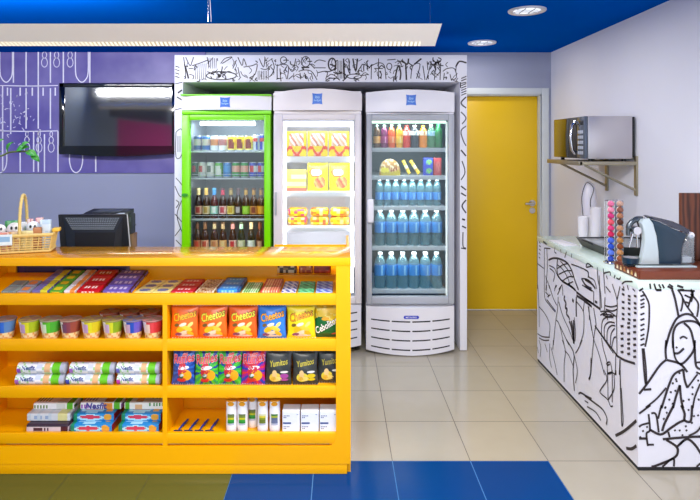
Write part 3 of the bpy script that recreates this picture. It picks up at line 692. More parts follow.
# ---- crisp bags ---------------------------------------------------
def bag(name, px, w, h, shelf, paint, texts, label, group, Y=2.695, d=.045, tilt=-.07, yaw=0, roll=0, discs=()):
    nu, nv = 30, 34
    rnd = random.Random(int(px*7)+shelf)
    ph = [rnd.uniform(0, 6) for _ in range(4)]
    def bulge(u, v):
        u = min(max(u, 0), 1); v = min(max(v, 0), 1)
        e = (max(0, math.sin(PI*u))**.62)*(max(0, math.sin(PI*min(1, max(0, (v-.05)/.9))))**.55)
        return d/2*e*(1+.05*math.sin(9*u+ph[0]+5*v)+.04*math.sin(13*v+ph[1]))
    def sx(u, v):   # sides pull in where the bag is full
        return (u-.5)*w*(1-.05*math.sin(PI*v)+.012*math.sin(11*v+ph[2]))
    def front(u, v, off=0): return (sx(u, v), -bulge(u, v)-off, v*h)
    V, Fs, C = [], [], []
    for s in (-1, 1):
        for j in range(nv+1):
            for i in range(nu+1):
                u, v = i/nu, j/nv
                y = s*bulge(u, v)
                V.append((sx(u, v), y+.0015*s, v*h))
    off = (nu+1)*(nv+1)
    for j in range(nv):
        for i in range(nu):
            a = j*(nu+1)+i
            Fs.append((a, a+1, a+nu+2, a+nu+1)); C.append(paint((i+.5)/nu, (j+.5)/nv, 1))
            Fs.append((off+a, off+a+nu+1, off+a+nu+2, off+a+1)); C.append(paint((i+.5)/nu, (j+.5)/nv, 0))
    ring = [i for i in range(nu+1)]+[(k+1)*(nu+1)+nu for k in range(nv)]+[nv*(nu+1)+i for i in range(nu-1, -1, -1)]+[k*(nu+1) for k in range(nv-1, 0, -1)]
    for k in range(len(ring)):
        a, c2 = ring[k], ring[(k+1) % len(ring)]
        Fs.append((a, off+a, off+c2, c2)); C.append(paint(.02, .02, 0))
    b = MB(); b.add(V, Fs, C)
    for (cx, cy, rx, ry, rot, cl) in discs:
        b.disc(cx*w, cy*h, rx*w, ry*h, lambda x, z: front(x/w+.5, z/h, .0022), cl, rot=rot)
    for (s, cx, cy, tw, rot, cl, outl, shear) in texts:
        if outl: b.text(s, cx*w, cy*h, tw*w, lambda x, z: front(x/w+.5, z/h, .0032), outl, rot=rot, offset=.04, shear=shear, ysc=1.5)
        b.text(s, cx*w, cy*h, tw*w*.98, lambda x, z: front(x/w+.5, z/h, .0046), cl, rot=rot, offset=.018 if outl else .004, shear=shear, ysc=1.5)
    o = b.build(name, m_film, None, (X(px, Y), YF+(Y-2.65), SH[shelf]+.0012+abs(roll)*w*.56), (tilt, roll, yaw), angle=60)
    return tag(o, label, 'crisps', group)
def puff_paint(base, edge):
    def p(u, v, fr):
        if not fr: return edge
        if v < .04 or v > .965: return '#d8d2cc' if int(u*40) % 2 else edge
        if u < .06 or u > .95: return edge
        return base
    return p
PD = [(-.12, .30, .17, .085, .5, '#f2c21e'), (.12, .33, .2, .07, -.4, '#f6d040'), (.02, .20, .2, .06, .2, '#e8dcc0'), (-.2, .14, .13, .05, .1, '#8a4a6a'), (.24, .44, .12, .05, .7, '#f4d878'), (.22, .18, .14, .06, -.5, '#f0b41c'), (-.26, .42, .09, .05, .3, '#7a5a2a'), (-.03, .44, .14, .05, .3, '#f0e2c8'), (.05, .10, .3, .035, 0, '#e6dfd6')]
def puff(px, base, edge, label, w=.146, lett='#ffc21e', roll=0, Y=2.695, yaw=0):
    bag('crisp_bag', px, w, .164, 1, puff_paint(base, edge), [('Cheetos', .0, .69, .84, .24, lett, '#2a1a10', .2)], label, 'cheese puff bags', Y=Y, roll=roll, yaw=yaw, discs=PD)
puff(184.5, '#f26a14', '#e2580e', 'leftmost orange cheese puff bag beside the yellow divider', roll=.01, w=.139)
puff(213, '#f26a14', '#e2580e', 'middle one of the three orange cheese puff bags', roll=-.01, lett='#f2e43a')
puff(242.5, '#ee6212', '#d8500c', 'orange cheese puff bag next to the blue bag', roll=.015, lett='#f2e43a')
puff(272, '#2f7cd8', '#2460c0', 'blue cheese puff bag between orange and yellow bags', lett='#f6a81c', w=.142)
puff(301.5, '#f0dc14', '#e2cc0e', 'lemon yellow cheese puff bag right of the blue one', lett='#e89a1c', w=.142, roll=-.02)
def green_p(u, v, fr):
    if not fr: return '#0e5a2c'
    if v > .96: return '#2a7a3a'
    if v > .52+.1*math.sin(u*7): return '#e8c41e' if (int(u*9)+int(v*14)) % 3 else '#f4e06a'
    return '#0e6a34' if v > .12 else '#0a5228'
bag('crisp_bag', 328.4, .15, .164, 1, green_p, [('Cebolitos', -.08, .36, .84, .5, '#f4f4ec', '#0a3a1c', .2)], 'green and yellow onion crisp bag at the right end of its shelf', 'cheese puff bags', Y=2.72, discs=[(-.2, .74, .17, .1, .4, '#f6d43a'), (.1, .82, .18, .09, -.4, '#f4ce2c'), (-.1, .57, .14, .05, .1, '#e8a81c'), (.2, .12, .1, .02, .2, '#d84a3a')])
def ray_paint(a, b_, c_):
    def p(u, v, fr):
        if v < .035 or v > .97: return '#c8ccd4' if int(u*40) % 2 else a
        an = math.atan2(v-.45, (u-.55)*.8); k = int((an+PI)/(2*PI)*32)
        return (a, b_, a, c_)[k % 4] if fr else a
    return p
RD = [(-.02, .42, .2, .26, 0, '#c8283a'), (.03, .52, .25, .055, .1, '#f0f2f6'), (.16, .30, .24, .16, -.5, '#f2ae18'), (-.06, .27, .1, .09, 0, '#2a5a3a'), (-.04, .3, .1, .04, .2, '#e8f0f0'), (-.05, .16, .2, .07, 0, '#d82a34')]
def rays(px, a, b_, c_, label, w=.124, h=.168, roll=0):
    bag('crisp_bag', px, w, h, 2, ray_paint(a, b_, c_), [('Ruffles', .0, .77, .9, .12, '#ee3e48', '#f2d4dc', .15)], label, 'ridged crisp bags', roll=roll, discs=RD)
rays(183.2, '#1a3f98', '#2f6ac8', '#1d55b4', 'all blue ridged crisp bag beside the yellow divider', w=.112, roll=.03)
rays(206.6, '#58c828', '#1c3f9c', '#2a9a5a', 'green and blue ridged crisp bag right of the all blue one', w=.117)
rays(229.5, '#2fae3a', '#1a3aa0', '#54c83a', 'green and blue ridged crisp bag left of the purple one', w=.118, roll=.02)
rays(253, '#a81f8a', '#e2323c', '#2a3cb0', 'purple and red ridged crisp bag beside the black bags', w=.12, roll=.03)
def black_p(u, v, fr):
    if v < .035 or v > .97: return '#8a8a8a' if int(u*40) % 2 else '#2a2c2c'
    if not fr: return '#202222'
    if u > .9 and v > .6: return '#4a4c4c'
    return '#343837' if (int(u*7+v*9) % 4) else '#3e4342'
def blacks(px, chip, badge, label, w=.13, roll=0, Y=2.695, yaw=0):
    bag('crisp_bag', px, w, .166, 2, black_p, [('Yumitos', .0, .66, .72, .16, '#d8c83a', None, .25)], label, 'black crisp bags', roll=roll, Y=Y, yaw=yaw,
        discs=[(-.12, .24, .23, .14, .2, chip), (-.14, .34, .1, .12, 0, '#eecb8a'), (-.05, .19, .2, .07, 0, '#f2dc7a'), (-.18, .2, .1, .06, .4, '#e0b43a'), (.24, .40, .16, .035, 0, '#e8e8e0'), (.24, .28, .17, .07, 0, badge), (.24, .17, .16, .04, 0, badge)])
blacks(278.2, '#e8cc4a', '#a8489a', 'black crisp bag with a pinkish purple badge', roll=.02)
blacks(305.5, '#e6d84a', '#e0c81e', 'black crisp bag with a yellow badge, middle of the black ones', w=.126, roll=-.02)
blacks(330, '#e2d03e', '#3a3c3c', 'black crisp bag partly hidden at the right end of its shelf', w=.128, Y=2.72)

# ---- cookie rolls --------------------------------------------------
def roll(px0, px1, k, label, accent, Y=2.703, z0=None, shelf=2, dx=0, dy=0):
    L = X(px1, Y)-X(px0, Y); R = .0272
    def paint(i, a):
        u = i/26
        if u < .02 or u > .97: return '#b8bccc'
        if u > .76: return '#6cc82a' if u < .9 else '#b4b8cc'
        if .60 < u < .72: return '#e8b98a' if .32 < a < .58 else '#cfe6b0'
        if .33 < u < .54: return '#cdd6ea' if (int(a*9)+i//3) % 2 else '#f0f2fa'
        if .02 < u < .12 and .45 < a < .62: return accent
        return '#e6ecf0' if (i*3+int(a*16)*5) % 4 else '#a8d89a'
    prof = [(.012, 0), (R*.8, .001)]+[(R, .004+(L-.008)*t/24) for t in range(25)]+[(R*.8, L-.001), (.012, L)]
    b = MB(); b.lathe(prof, 26, (-L/2, 0, R), axis='x', paint=paint)
    mpc = lambda x, s: (x, R*1.03*math.sin(-s/R)*1 if False else -R*1.03*math.cos(s/R), R+R*1.03*math.sin(s/R))
    b.text('Nesfit', -L*.25, .008, L*.27, mpc, '#34448c', offset=.03)
    o = b.build('cookie_roll', m_film, None, ((X(px0, Y)+X(px1, Y))/2+dx, Y+dy, (SH[shelf] if z0 is None else z0)+k*2*R+.0003*(k+1)))
    tag(o, label, 'cookie roll', 'cookie rolls in stacks')
roll(17, 66, 0, 'white and green cookie roll, bottom of the left stack of rolls', '#a06ac0')
roll(19, 67, 1, 'white and green cookie roll, top of the left stack of rolls', '#8a4ab0')
roll(67.5, 114, 0, 'white and green cookie roll, bottom of the middle stack of rolls', '#3a4ab0')
roll(71, 116, 1, 'white and green cookie roll, top of the middle stack of rolls', '#a06ac0')
roll(118, 161.5, 0, 'cookie roll with a purple corner, bottom of the right stack of rolls', '#b83ab0')
roll(117.5, 161, 1, 'white and green cookie roll, top of the stack beside the divider', '#6a6ac0')

# ---- biscuit packs on the bottom shelf ----------------------------
def pack(px0, px1, Y, k0, h, d, painter, label, name='biscuit_pack', group='biscuit packs on the bottom shelf', text=None, tcol='#ffffff'):
    w = X(px1, Y)-X(px0, Y)
    b = MB(); b.rbox(w, d, h, .006, (26, 6, 6), painter)
    if text:
        b.text(text, -w*.12, h*.5, w*.5, lambda x, z: (x, -d/2-.0008, z), tcol, offset=.03, shear=.2)
    return tag(b.build(name, m_film, None, ((X(px0, Y)+X(px1, Y))/2, Y+d/2, SH[3]+k0)), label, 'biscuits', group)
def blue_paint(f, u, v):
    if f in ('left', 'right', 'back'): return '#8a1a2a' if f == 'right' else '#1a5ab0'
    if ((u-.84)/.1)**2+((v-.55)/.38)**2 < 1: return '#e2a23a'
    if ((u-.42)/.32)**2+((v-.5)/.42)**2 < 1: return '#d2405e' if ((u-.42)/.26)**2+((v-.56)/.24)**2 < 1 else '#a8dcf0'
    if u < .1: return '#1f8a6a'
    return '#1f86cc'
def white_paint(acc, l2):
    def p(f, u, v):
        if u > .84 and u < .96: return '#5cb62a'
        if .58 < u < .8: return acc if abs(v-.5) < .4 else '#f0efe6'
        if u < .36 and abs(v-.45) < .3 and int(u*40) % 3: return l2
        return '#f0eff2'
    return p
def silver_paint(f, u, v):
    if u > .7 and u < .92: return '#e2dc9a'
    if f == 'front' and abs(v-.5) < .22 and .1 < u < .5 and int(u*40) % 2: return '#9ab0d0'
    return '#d8dce2' if int(u*12) % 3 else '#c8d4de'
def dark_paint(f, u, v):
    if f == 'top' or v > .7: return '#3a2a3a'
    if u > .82: return '#4a1e2c'
    if .18 < u < .55 and abs(v-.4) < .18 and int(u*44) % 3: return '#4a2a3a'
    return '#d4c4cc'
pack(26, 68, 2.675, .0005, .042, .13, dark_paint, 'dark purple and white biscuit pack, bottom of the left stack')
pack(26.5, 70, 2.705, .043, .038, .12, silver_paint, 'silvery white biscuit pack in the middle of the left stack')
pack(33, 74, 2.745, .0815, .032, .1, white_paint('#d8dcd8', '#6a8a4a'), 'white and green biscuit pack on top of the left stack')
for (a0, a1, nm, px) in ((70, 112, 'middle', 0), (118, 159, 'right', 0)):
    pack(a0, a1, 2.675, .0005, .042, .14, blue_paint, f'blue biscuit pack, bottom of the {nm} stack on the bottom shelf')
    pack(a0+3, a1+2, 2.705, .043, .038, .12, blue_paint, f'blue biscuit pack, second from bottom in the {nm} stack')
pack(80, 121, 2.745, .0815, .036, .09, white_paint('#e0923a', '#a85ab8'), 'white and orange biscuit pack on top of the middle stack', text='Nesfit', tcol='#4a4a9a')
def wg(f, u, v):
    if u < .14 and u > .03: return '#5cb62a'
    if .3 < u < .48 and abs(v-.4) < .35: return '#e8b88a'
    if u > .6 and abs(v-.75) < .25 and int(u*30) % 2: return '#2a8a2e'
    return '#f2f2ee'
pack(124, 163, 2.745, .0815, .036, .09, wg, 'white biscuit pack with green leaves on top of the right stack')

# ---- razors, bottles, soap boxes ----------------------------------
def razor_build(loc_, label):
    t = thing('razor', label, 'razor', loc_, 0, 'blue razors on the bottom shelf')
    b = MB(); b.tube([(0, 0, .007), (.004, .03, .008), (.012, .07, .009), (.018, .112, .008)], [.0035, .0045, .006, .0045], 8); b.build('handle', mat('razor_blue', '#1c3f9a', .35, var=.08), t)
    b = MB(); b.box(-.021, .021, -.008, .004, .001, .012, .002); b.build('head', mat('razor_head', '#22344f', .4), t)
    return t
rz = razor_build((X(178, 2.685), 2.683, SH[3]), 'blue disposable razor, leftmost of four on the bottom shelf')
for k, (px, l) in enumerate(((188.6, 'blue disposable razor, second from the left on the bottom shelf'), (199, 'blue disposable razor, third from the left on the bottom shelf'), (209.5, 'blue disposable razor nearest the white shampoo bottles'))):
    dup(rz, (X(px, 2.685), 2.683, SH[3]), l)
def shampoo(px, Y, cols, label):
    t = thing('shampoo_bottle', label, 'bottle', (X(px, Y), Y, SH[3]), 0, 'white shampoo bottles')
    def paint(i, a):
        z = i
        if .64 < a < .86 and 5 <= z <= 9:
            return cols[min(int((z-5)/5*len(cols)), len(cols)-1)]
        if .64 < a < .86 and z == 4: return '#b8bcd0'
        return '#eeeef2'
    prof = [(.02, 0), (.0245, .004)]+[(.026+.0006*math.sin(k), .02+.1*k/11) for k in range(12)]+[(.0255, .128)]
    b = MB(); b.lathe(prof, 28, paint=paint, sy=.72); b.build('bottle_body', m_film, t)
    b = MB(); b.lathe([(.0254, .1285), (.0255, .14), (.024, .151), (.019, .155), (.0001, .1555)], 28, sy=.72, c=['#f0f0f2', '#ececf0', '#e8a21e', '#e8a21e'])  # orange on cap and disc is the counter's reflection, put into the colour
    b.disc(0, .1425, .016, .0105, lambda x, z: (x, -.0192, z), '#e29a14'); b.build('cap', m_film, t)
gb = ['#2a8a2e', '#3aa03a', '#c8c82a', '#7a8a3a', '#6a7a4a']
shampoo(231.5, 2.694, gb, 'white shampoo bottle with a green label, leftmost beside the razors')
shampoo(242.6, 2.694, gb, 'white shampoo bottle with a green label, second from the left')
shampoo(252.6, 2.74, gb, 'white shampoo bottle with a green label, standing slightly farther back')
shampoo(262.8, 2.694, ['#6a7a2a', '#8a9a2a', '#e0d03a', '#d8d8a8'], 'white shampoo bottle with an olive and yellow label')
shampoo(274.8, 2.694, ['#6a7494', '#5a6a8a', '#a8b43a', '#4a7a3a'], 'white shampoo bottle with a grey-blue label next to the boxes')
def sbox(px0, px1, label):
    Y = 2.674; w = X(px1, Y)-X(px0, Y)-.003
    b = MB(); b.rbox(w, .07, .111, .003, (8, 4, 8), lambda f, u, v: '#e9edf4')
    fm = lambda x, z: (x, -.0357, z)
    def mk(x0, x1, z0, z1, c): b.add([fm(x0, z0), fm(x1, z0), fm(x1, z1), fm(x0, z1)], [(0, 1, 2, 3)], c)
    mk(-w*.46, 0, .046, .054, '#2a4a8a')
    for z, a, c in ((.083, .3, '#5a6a92'), (.075, .12, '#4a5a86'), (.03, .3, '#6a7aa0'), (.021, .12, '#5a6a92')):
        for k in range(4 if a > .2 else 2): mk(-w*.42+k*w*.09, -w*.42+k*w*.09+w*.06, z, z+.005, c)
    mk(w*.32, w*.42, .09, .094, '#9aa6c0'); mk(-.01, .012, .112, .1121, '#c8ccd8')
    tag(b.build('soap_box', m_paper, None, ((X(px0, Y)+X(px1, Y))/2, Y+.035, SH[3]+.0004)), label, 'box', 'white boxes on the bottom shelf')
sbox(282, 300, 'white carton with blue print, left of the three beside the shampoo')
sbox(300.5, 319, 'white carton with blue print, in the middle of the three')
sbox(319.3, 337.5, 'white carton with blue print against the right end of the shelf')
# ================================================================== FRIDGES
YD = 4.18; YC = 4.235; YR = 4.86
def surf_panel(xc, hw, z0, z1, bulge, arch_top, arch_bot, yb, n=24, m=6):
    """front bulges towards the room, edges may arch; returns (mesh builder, map(u,v,off))"""
    yf = YD+.02
    def P(u, v, off=0):
        k = 1-(2*u-1)**2
        a, c_ = z0+arch_bot*k, z1+arch_top*k
        return (xc+(2*u-1)*hw, yf-bulge*k-off, a+(c_-a)*v)
    b = MB(); V, Fs = [], []
    for j in range(m+1):
        for i in range(n+1): V.append(P(i/n, j/m))
    for j in range(m):
        for i in range(n): Fs.append((j*(n+1)+i, j*(n+1)+i+1, (j+1)*(n+1)+i+1, (j+1)*(n+1)+i))
    base = len(V)
    for j in (0, m):
        for i in range(n+1): p = P(i/n, j/m); V.append((p[0], yb, p[2]))
    for i in range(n):
        Fs.append((i+1, i, base+i, base+i+1)); Fs.append((m*(n+1)+i, m*(n+1)+i+1, base+n+2+i, base+n+1+i))
    Fs.append((0, n+1, 0)) if False else None
    Fs.append(tuple([j*(n+1) for j in range(m+1)]+[base+n+1, base])); Fs.append(tuple([j*(n+1)+n for j in range(m, -1, -1)]+[base+n, base+2*n+1]))
    b.add(V, Fs)
    return b, P
m_logo = mat('pillow_logo_blue', '#2a6cd0', .35, var=.06); m_logotx = mat('pillow_logo_text', '#a8d4f4', .4)
m_badge = mat('badge_blue', '#2a3cc0', .35)
def logo(P, uc, vc, w, hw, zh, parent):
    b = MB(); k = w/(2*hw)
    def mp(x, z): return P(uc+x*k, vc+z*w/zh, .0018)
    n = 10; e = []
    for s in range(4):
        for t in range(n):
            q = t/n*2-1; d = .5-.055*(1-q*q)
            e.append([(q*.5, -d), (d, q*.5), (-q*.5, d), (-d, -q*.5)][s])
    b.add([mp(0, 0)]+[mp(*p) for p in e], [(0, 1+i, 1+(i+1) % len(e)) for i in range(len(e))])
    mt = lambda x, z: P(uc+x*k, vc+z*w/zh, .0034)
    b.text('ibis', 0, .14, .42, mt, mi=1, offset=.01); b.text('budget', 0, -.13, .66, mt, mi=1, offset=.01)
    b.build('pillow_logo', [m_logo, m_logotx], parent)
def fridge(label, x0, x1, ztop, zhb, arch, outer, dframe, liner, fw, ftop, fbot, zdt, zdb, bottom_off, headm=None, edge=None):
    xc, hw = (x0+x1)/2, (x1-x0)/2
    t = thing('display_fridge', label, 'fridge', (xc, YD, 0)); O = Vector((xc, YD, 0))
    def B(b, nm, ms, par=None, o=None):
        b.V = [tuple(Vector(v)-O) for v in b.V]
        return b.build(nm, ms, par or t)
    b = MB()
    a0, a1 = x0+.004, x1-.004
    for q in ((a0, a0+.03, YC, YR, .05, ztop-.012), (a1-.03, a1, YC, YR, .05, ztop-.012), (a0+.03, a1-.03, YR-.03, YR, .05, ztop-.012), (a0+.03, a1-.03, YC, YR-.03, ztop-.10, ztop-.012), (a0+.03, a1-.03, YC, YR-.03, .05, zdb-.01)):
        b.box(*q, mi=0)
    e = .003
    for q in ((a0+.03, a0+.03+e, YC+.002, YR-.03, zdb-.01, zdt), (a1-.03-e, a1-.03, YC+.002, YR-.03, zdb-.01, zdt), (a0+.03, a1-.03, YR-.03-e, YR-.03, zdb-.01, zdt), (a0+.03, a1-.03, YC+.002, YR-.03, zdt, zdt+.004), (a0+.03, a1-.03, YC+.002, YR-.03, zdb-.01, zdb-.006)):
        b.box(*q, mi=1)
    B(b, 'cabinet', [outer, liner])
    for sx in (x0+.06, x1-.06):
        for sy in (YC+.06, YR-.06): B(MB().lathe([(.02, .0005), (.02, .05)], 10, (sx, sy, 0)), 'foot', m_dark)
    hb, P = surf_panel(xc, hw, zhb, ztop-arch, .055, arch, 0, YC+.2)
    hd = B(hb, 'header_panel', headm or outer)
    P2 = lambda u, v, off=0: tuple(Vector(P(u, v, off))-O)
    if edge:
        b = MB(); b.box(x0, x1, YD-.02, YC+.2, ztop+.001, ztop+.013, .003); b.box(x0+.002, x1-.002, YD+.01, YC+.05, zdt+.004, zhb-.002, .002); B(b, 'edge_strip', edge)
    else:
        b = MB(); b.box(x0+.006, x1-.006, YD+.022, YC+.05, zdt+.003, zhb-.002)
        B(b, 'header_gap', outer)
    logo(P2, .5, .53, .078, hw, (ztop-arch/2)-zhb, hd)
    # door
    fl, fr = fw
    b = MB(); y0, y1 = YD, YC-.006
    b.box(x0+.004, x0+fl, y0, y1, zdb, zdt, .006); b.box(x1-fr, x1-.004, y0, y1, zdb, zdt, .006)
    b.box(x0+fl, x1-fr, y0+.001, y1-.001, zdt-ftop, zdt-.001, .004); b.box(x0+fl, x1-fr, y0+.001, y1-.001, zdb+.001, zdb+fbot, .004)
    df = B(b, 'door_frame', dframe)
    b = MB(); b.box(x0+fl-.004, x1-fr+.004, YD+.02, YD+.026, zdb+fbot-.004, zdt-ftop+.004)
    g = MB(); g.V, g.F, g.C, g.M = b.V, b.F, b.C, b.M
    gl = B(g, 'door_glass', m_glass, df)
    return t, B, O, P, xc, hw
def add_light(nm, x, y, z, sx, sy, power, colr=(1, 1, 1), rot=(0, 0, 0)):
    l = bpy.data.lights.new(nm, 'AREA'); l.shape = 'RECTANGLE'; l.size = sx; l.size_y = sy; l.energy = power; l.color = colr
    o = bpy.data.objects.new(nm, l); col.objects.link(o); o.location = (x, y, z); o.rotation_euler = rot; return o
def shelf_part(B, x0, x1, z0, z1, m, wire=False, y0=YC+.03):
    b = MB()
    if wire:
        b.box(x0, x1, y0, y0+.008, z0, z1, .002); b.box(x0, x1, y0+.008, YR-.05, z1-.006, z1-.0005)
        b.tube([(x0+.02, y0+.004, z1), (x0+.02, y0+.004, z1+.028), (x1-.02, y0+.004, z1+.028), (x1-.02, y0+.004, z1)], .0022, 6)
    else:
        b.box(x0, x1, y0, y0+.012, z0, z1, .002); b.box(x0, x1, y0+.012, YR-.05, z1-.008, z1-.0005)
    B(b, 'shelf', m)

# ---- left fridge, green
gx0, gx1 = X(181, YD), X(271, YD)
t, B, O, P, xc, hw = fridge('green-framed display fridge of cans and bottles, leftmost of the three', gx0, gx1, Z(96, YD), Z(110, YD), 0, m_fgreen, m_fgreen, m_linerg, (X(189.5, YD)-gx0, gx1-X(264, YD)), Z(114.5, YD)-Z(120, YD), .05, Z(114.5, YD), .383, 0, m_fwhite, m_fgreen)
YP1 = 4.34
l1 = [Z(p, YP1-.06) for p in (151.2, 178, 219, 253.5)]
gi0, gi1 = gx0+.037, gx1-.037
for z in l1[:3]: shelf_part(B, gi0, gi1, z-.011, z, m_shelf, z < l1[0]-.01)
shelf_part(B, gi0, gi1, l1[3]-.011, l1[3], m_shelf)
b = MB(); b.box(X(200, 4.25), X(255, 4.25), YC+.01, YC+.04, Z(125.5, 4.25), Z(121.5, 4.25), .006); B(b, 'light_tube', m_tube)
b = MB(); b.lathe([(.014, -.018), (.016, -.004), (.014, 0)], 14, (X(185, YD), YD-.001, Z(195, YD)), axis='y', sx=.8, sy=1.6); B(b, 'door_handle', mat('dark_green_plastic', '#2f9a2a', .4))
b = MB(); b.box(gx0+.004, gx1-.004, YD+.01, YC-.002, .06, .375, .006)
for k in range(6): b.box(gx0+.05, gx1-.05, YD+.008, YD+.0102, .12+k*.035, .132+k*.035, mi=1)
B(b, 'base_grille', [m_fwhite, m_dark])
add_light('fridge_lamp', xc, YC+.10, Z(122, 4.3), .5, .06, 5, (.92, .97, 1), (.35, 0, 0))
add_light('fridge_lamp', xc, YC+.035, l1[1]-.015, .5, .03, 1.0, (1, .93, .8), (.5, 0, 0))
add_light('fridge_lamp', xc, YC+.035, l1[2]-.015, .5, .03, .8, (1, .9, .75), (.5, 0, 0))

CANP = [(.024, 0), (.0285, .004), (.0325, .011), (.033, .02), (.033, .045), (.033, .07), (.033, .095), (.0325, .108), (.028, .117), (.0265, .121), (.0275, .1225), (.026, .1225), (.025, .1195), (.0001, .1195)]
def can(px, sh, hue, style, acc, label, acc2='#f0f0f0', r=1.0, tall=1.0):
    def paint(i, a):
        if i < 2 or i > 7: return '#c8ccd2'
        f = .55 < a < .95
        if style == 'band': return acc if i in (4, 5) and f else hue
        if style == 'swirl': return acc if f and i in (3, 4, 5) and .62 < a < .86 and (a-.62)*9+i*.6 < 4.8 else (acc2 if i < 4 and f else hue)
        if style == 'dot': return (acc if .64 < a < .78 else acc2) if f and i in (4, 5) else hue
        if style == 'top': return acc if i > 5 else (acc2 if i == 4 and f else hue)
        if style == 'half': return acc if (a % .25) < .1 and i < 5 else (acc2 if i == 5 and .6 < a < .85 else hue)
        return hue
    b = MB(); b.lathe([(p[0]*r, p[1]*tall) for p in CANP], 24, paint=paint)
    tag(b.build('drink_can', m_can, None, (X(px, YP1), YP1, l1[sh])), label, 'drink can', 'cans in the green fridge')
GF = 'in the green fridge'
can(197.6, 0, '#24508f', 'band', '#b4b0a8', f'dark blue can with silver band, leftmost on the top can shelf {GF}')
can(206.1, 0, '#2f66ac', 'band', '#c8beb0', f'mid blue can with silver band, second on the top can shelf {GF}')
can(214.6, 0, '#d8dde2', 'band', '#d08a5a', f'white can with orange band beside the blue cans {GF}', r=.98)
can(222.9, 0, '#dfe2e6', 'band', '#b8787a', f'white can with dull red band beside the yellow cans {GF}', r=.98)
for k, (px, w) in enumerate(((231.7, 'left'), (240.1, 'middle'), (248.8, 'right'))): can(px, 0, '#f2d21e', 'swirl', '#8a2a1e', f'yellow can with a dark red curl, {w} one of three {GF}', '#f6e25a')
can(256.4, 0, '#cdd4e0', 'half', '#1c2fa0', f'slim blue and silver can, left of two on the top shelf {GF}', '#d83a3a', .8, 1.08)
can(263.0, 0, '#2436b0', 'half', '#c8d0e0', f'slim blue and silver can at the right door edge {GF}', '#d83a3a', .8, 1.08)
can(195.4, 1, '#1e5a3a', 'dot', '#b8323a', f'dark green can with red mark, leftmost on second shelf {GF}', '#1e5a3a', .9)
can(202.3, 1, '#bcc4b8', 'dot', '#c04a44', f'silver-green can with red mark on the second shelf {GF}', '#d8d2c8')
can(210.6, 1, '#c4c8c0', 'dot', '#5a6a5a', f'silver can with grey mark on the second shelf {GF}', '#dedcd4')
can(219, 1, '#5cb03a', 'swirl', '#d8dcd0', f'light green can with white sweep on the second shelf {GF}', '#3a8a2a')
can(227.4, 1, '#2a7ac0', 'band', '#3f92d4', f'plain sky blue can on the second shelf {GF}')
can(236, 1, '#1f9038', 'dot', '#e8b09a', f'green can with peach badge, left of two on the second shelf {GF}', '#e8a088')
can(244.6, 1, '#1f9038', 'dot', '#e8b09a', f'green can with peach badge beside the royal blue cans {GF}', '#e8a088')
can(253.2, 1, '#1c3fb4', 'dot', '#d8323a', f'royal blue can with red and white mark, left of two {GF}', '#e8ecf4')
can(261, 1, '#1c3fb4', 'dot', '#d8323a', f'royal blue can with red and white mark at the right edge {GF}', '#e8ecf4', .9)
BEER = [(.024, 0), (.029, .004), (.03, .012), (.03, .03), (.03, .055), (.03, .08), (.03, .11), (.0295, .125), (.024, .148), (.0175, .168), (.0148, .185), (.0138, .205), (.0138, .222), (.0148, .224), (.0148, .236), (.012, .238), (.0001, .238)]
def beer(px, sh, glass, lab, neck, cap, label, yy=YP1, s=1.0):
    t = thing('glass_bottle', label, 'bottle', (X(px, yy), yy, l1[sh]), 0, 'glass bottles in the green fridge')
    b = MB(); b.lathe([(r*s, z*s) for r, z in BEER[:13]], 20, c=glass); b.build('bottle_body', m_bottle, t)
    b = MB(); b.lathe([(.0304*s, .034*s), (.0306*s, .045*s), (.0306*s, .075*s), (.0306*s, .09*s), (.0304*s, .098*s)], 24, cap=False, paint=lambda i, a: lab[1] if .66 < a < .84 and i in (1, 2) else lab[0]); b.build('label', m_paper, t)
    b = MB(); b.lathe([(.0156*s, .184*s), (.0145*s, .205*s), (.0143*s, .2225*s), (.0152*s, .2235*s), (.0152*s, .237*s), (.0001, .2385*s)], 16, c=[neck, neck, cap, cap, cap], cap=False); b.build('cap', m_paper, t)
BR = '#2a120a'
rows = [(198.6, BR, ('#c8a08a', '#a83a34'), '#e6d6a0', '#ead9a8', 'dark bottle with cream foil neck, leftmost on the third shelf'),
 (206.3, BR, ('#d8c8a0', '#b0924a'), '#dcb45a', '#dcb860', 'dark bottle with gold foil neck on the third shelf'),
 (214.3, '#4a1420', ('#9ad0c4', '#e8f0ea'), '#2f86d0', '#4a9ae0', 'bottle with bright blue neck and teal label on the third shelf'),
 (222.8, '#2a1016', ('#e6c0bc', '#c8505a'), '#a82a4a', '#4a2a3a', 'bottle with crimson neck and pink label on the third shelf'),
 (231, '#24120e', ('#e8d87a', '#c8a83a'), '#8a7a4a', '#5a4a3a', 'bottle with yellow label and dull yellow neck on the third shelf'),
 (238.3, '#1e1210', ('#3a3030', '#b8b0ac'), '#4a3a44', '#4a3a44', 'dark bottle with a small grey mark on the third shelf'),
 (246, '#3a1e0e', ('#8ac83a', '#a8d84a'), '#9a7a34', '#4a2e22', 'brown bottle with lime green label on the third shelf'),
 (253.8, '#3a1c0c', ('#c88a4a', '#8a3a2a'), '#96702e', '#4a2e22', 'brown bottle with orange brown label on the third shelf'),
 (261.2, '#3a1c0c', ('#e8a02a', '#f0b43a'), '#96702e', '#4a2e22', 'brown bottle with bright orange label at the right of third shelf')]
for px, g, lab, nk, cp, l in rows: beer(px, 2, g, lab, nk, cp, l)
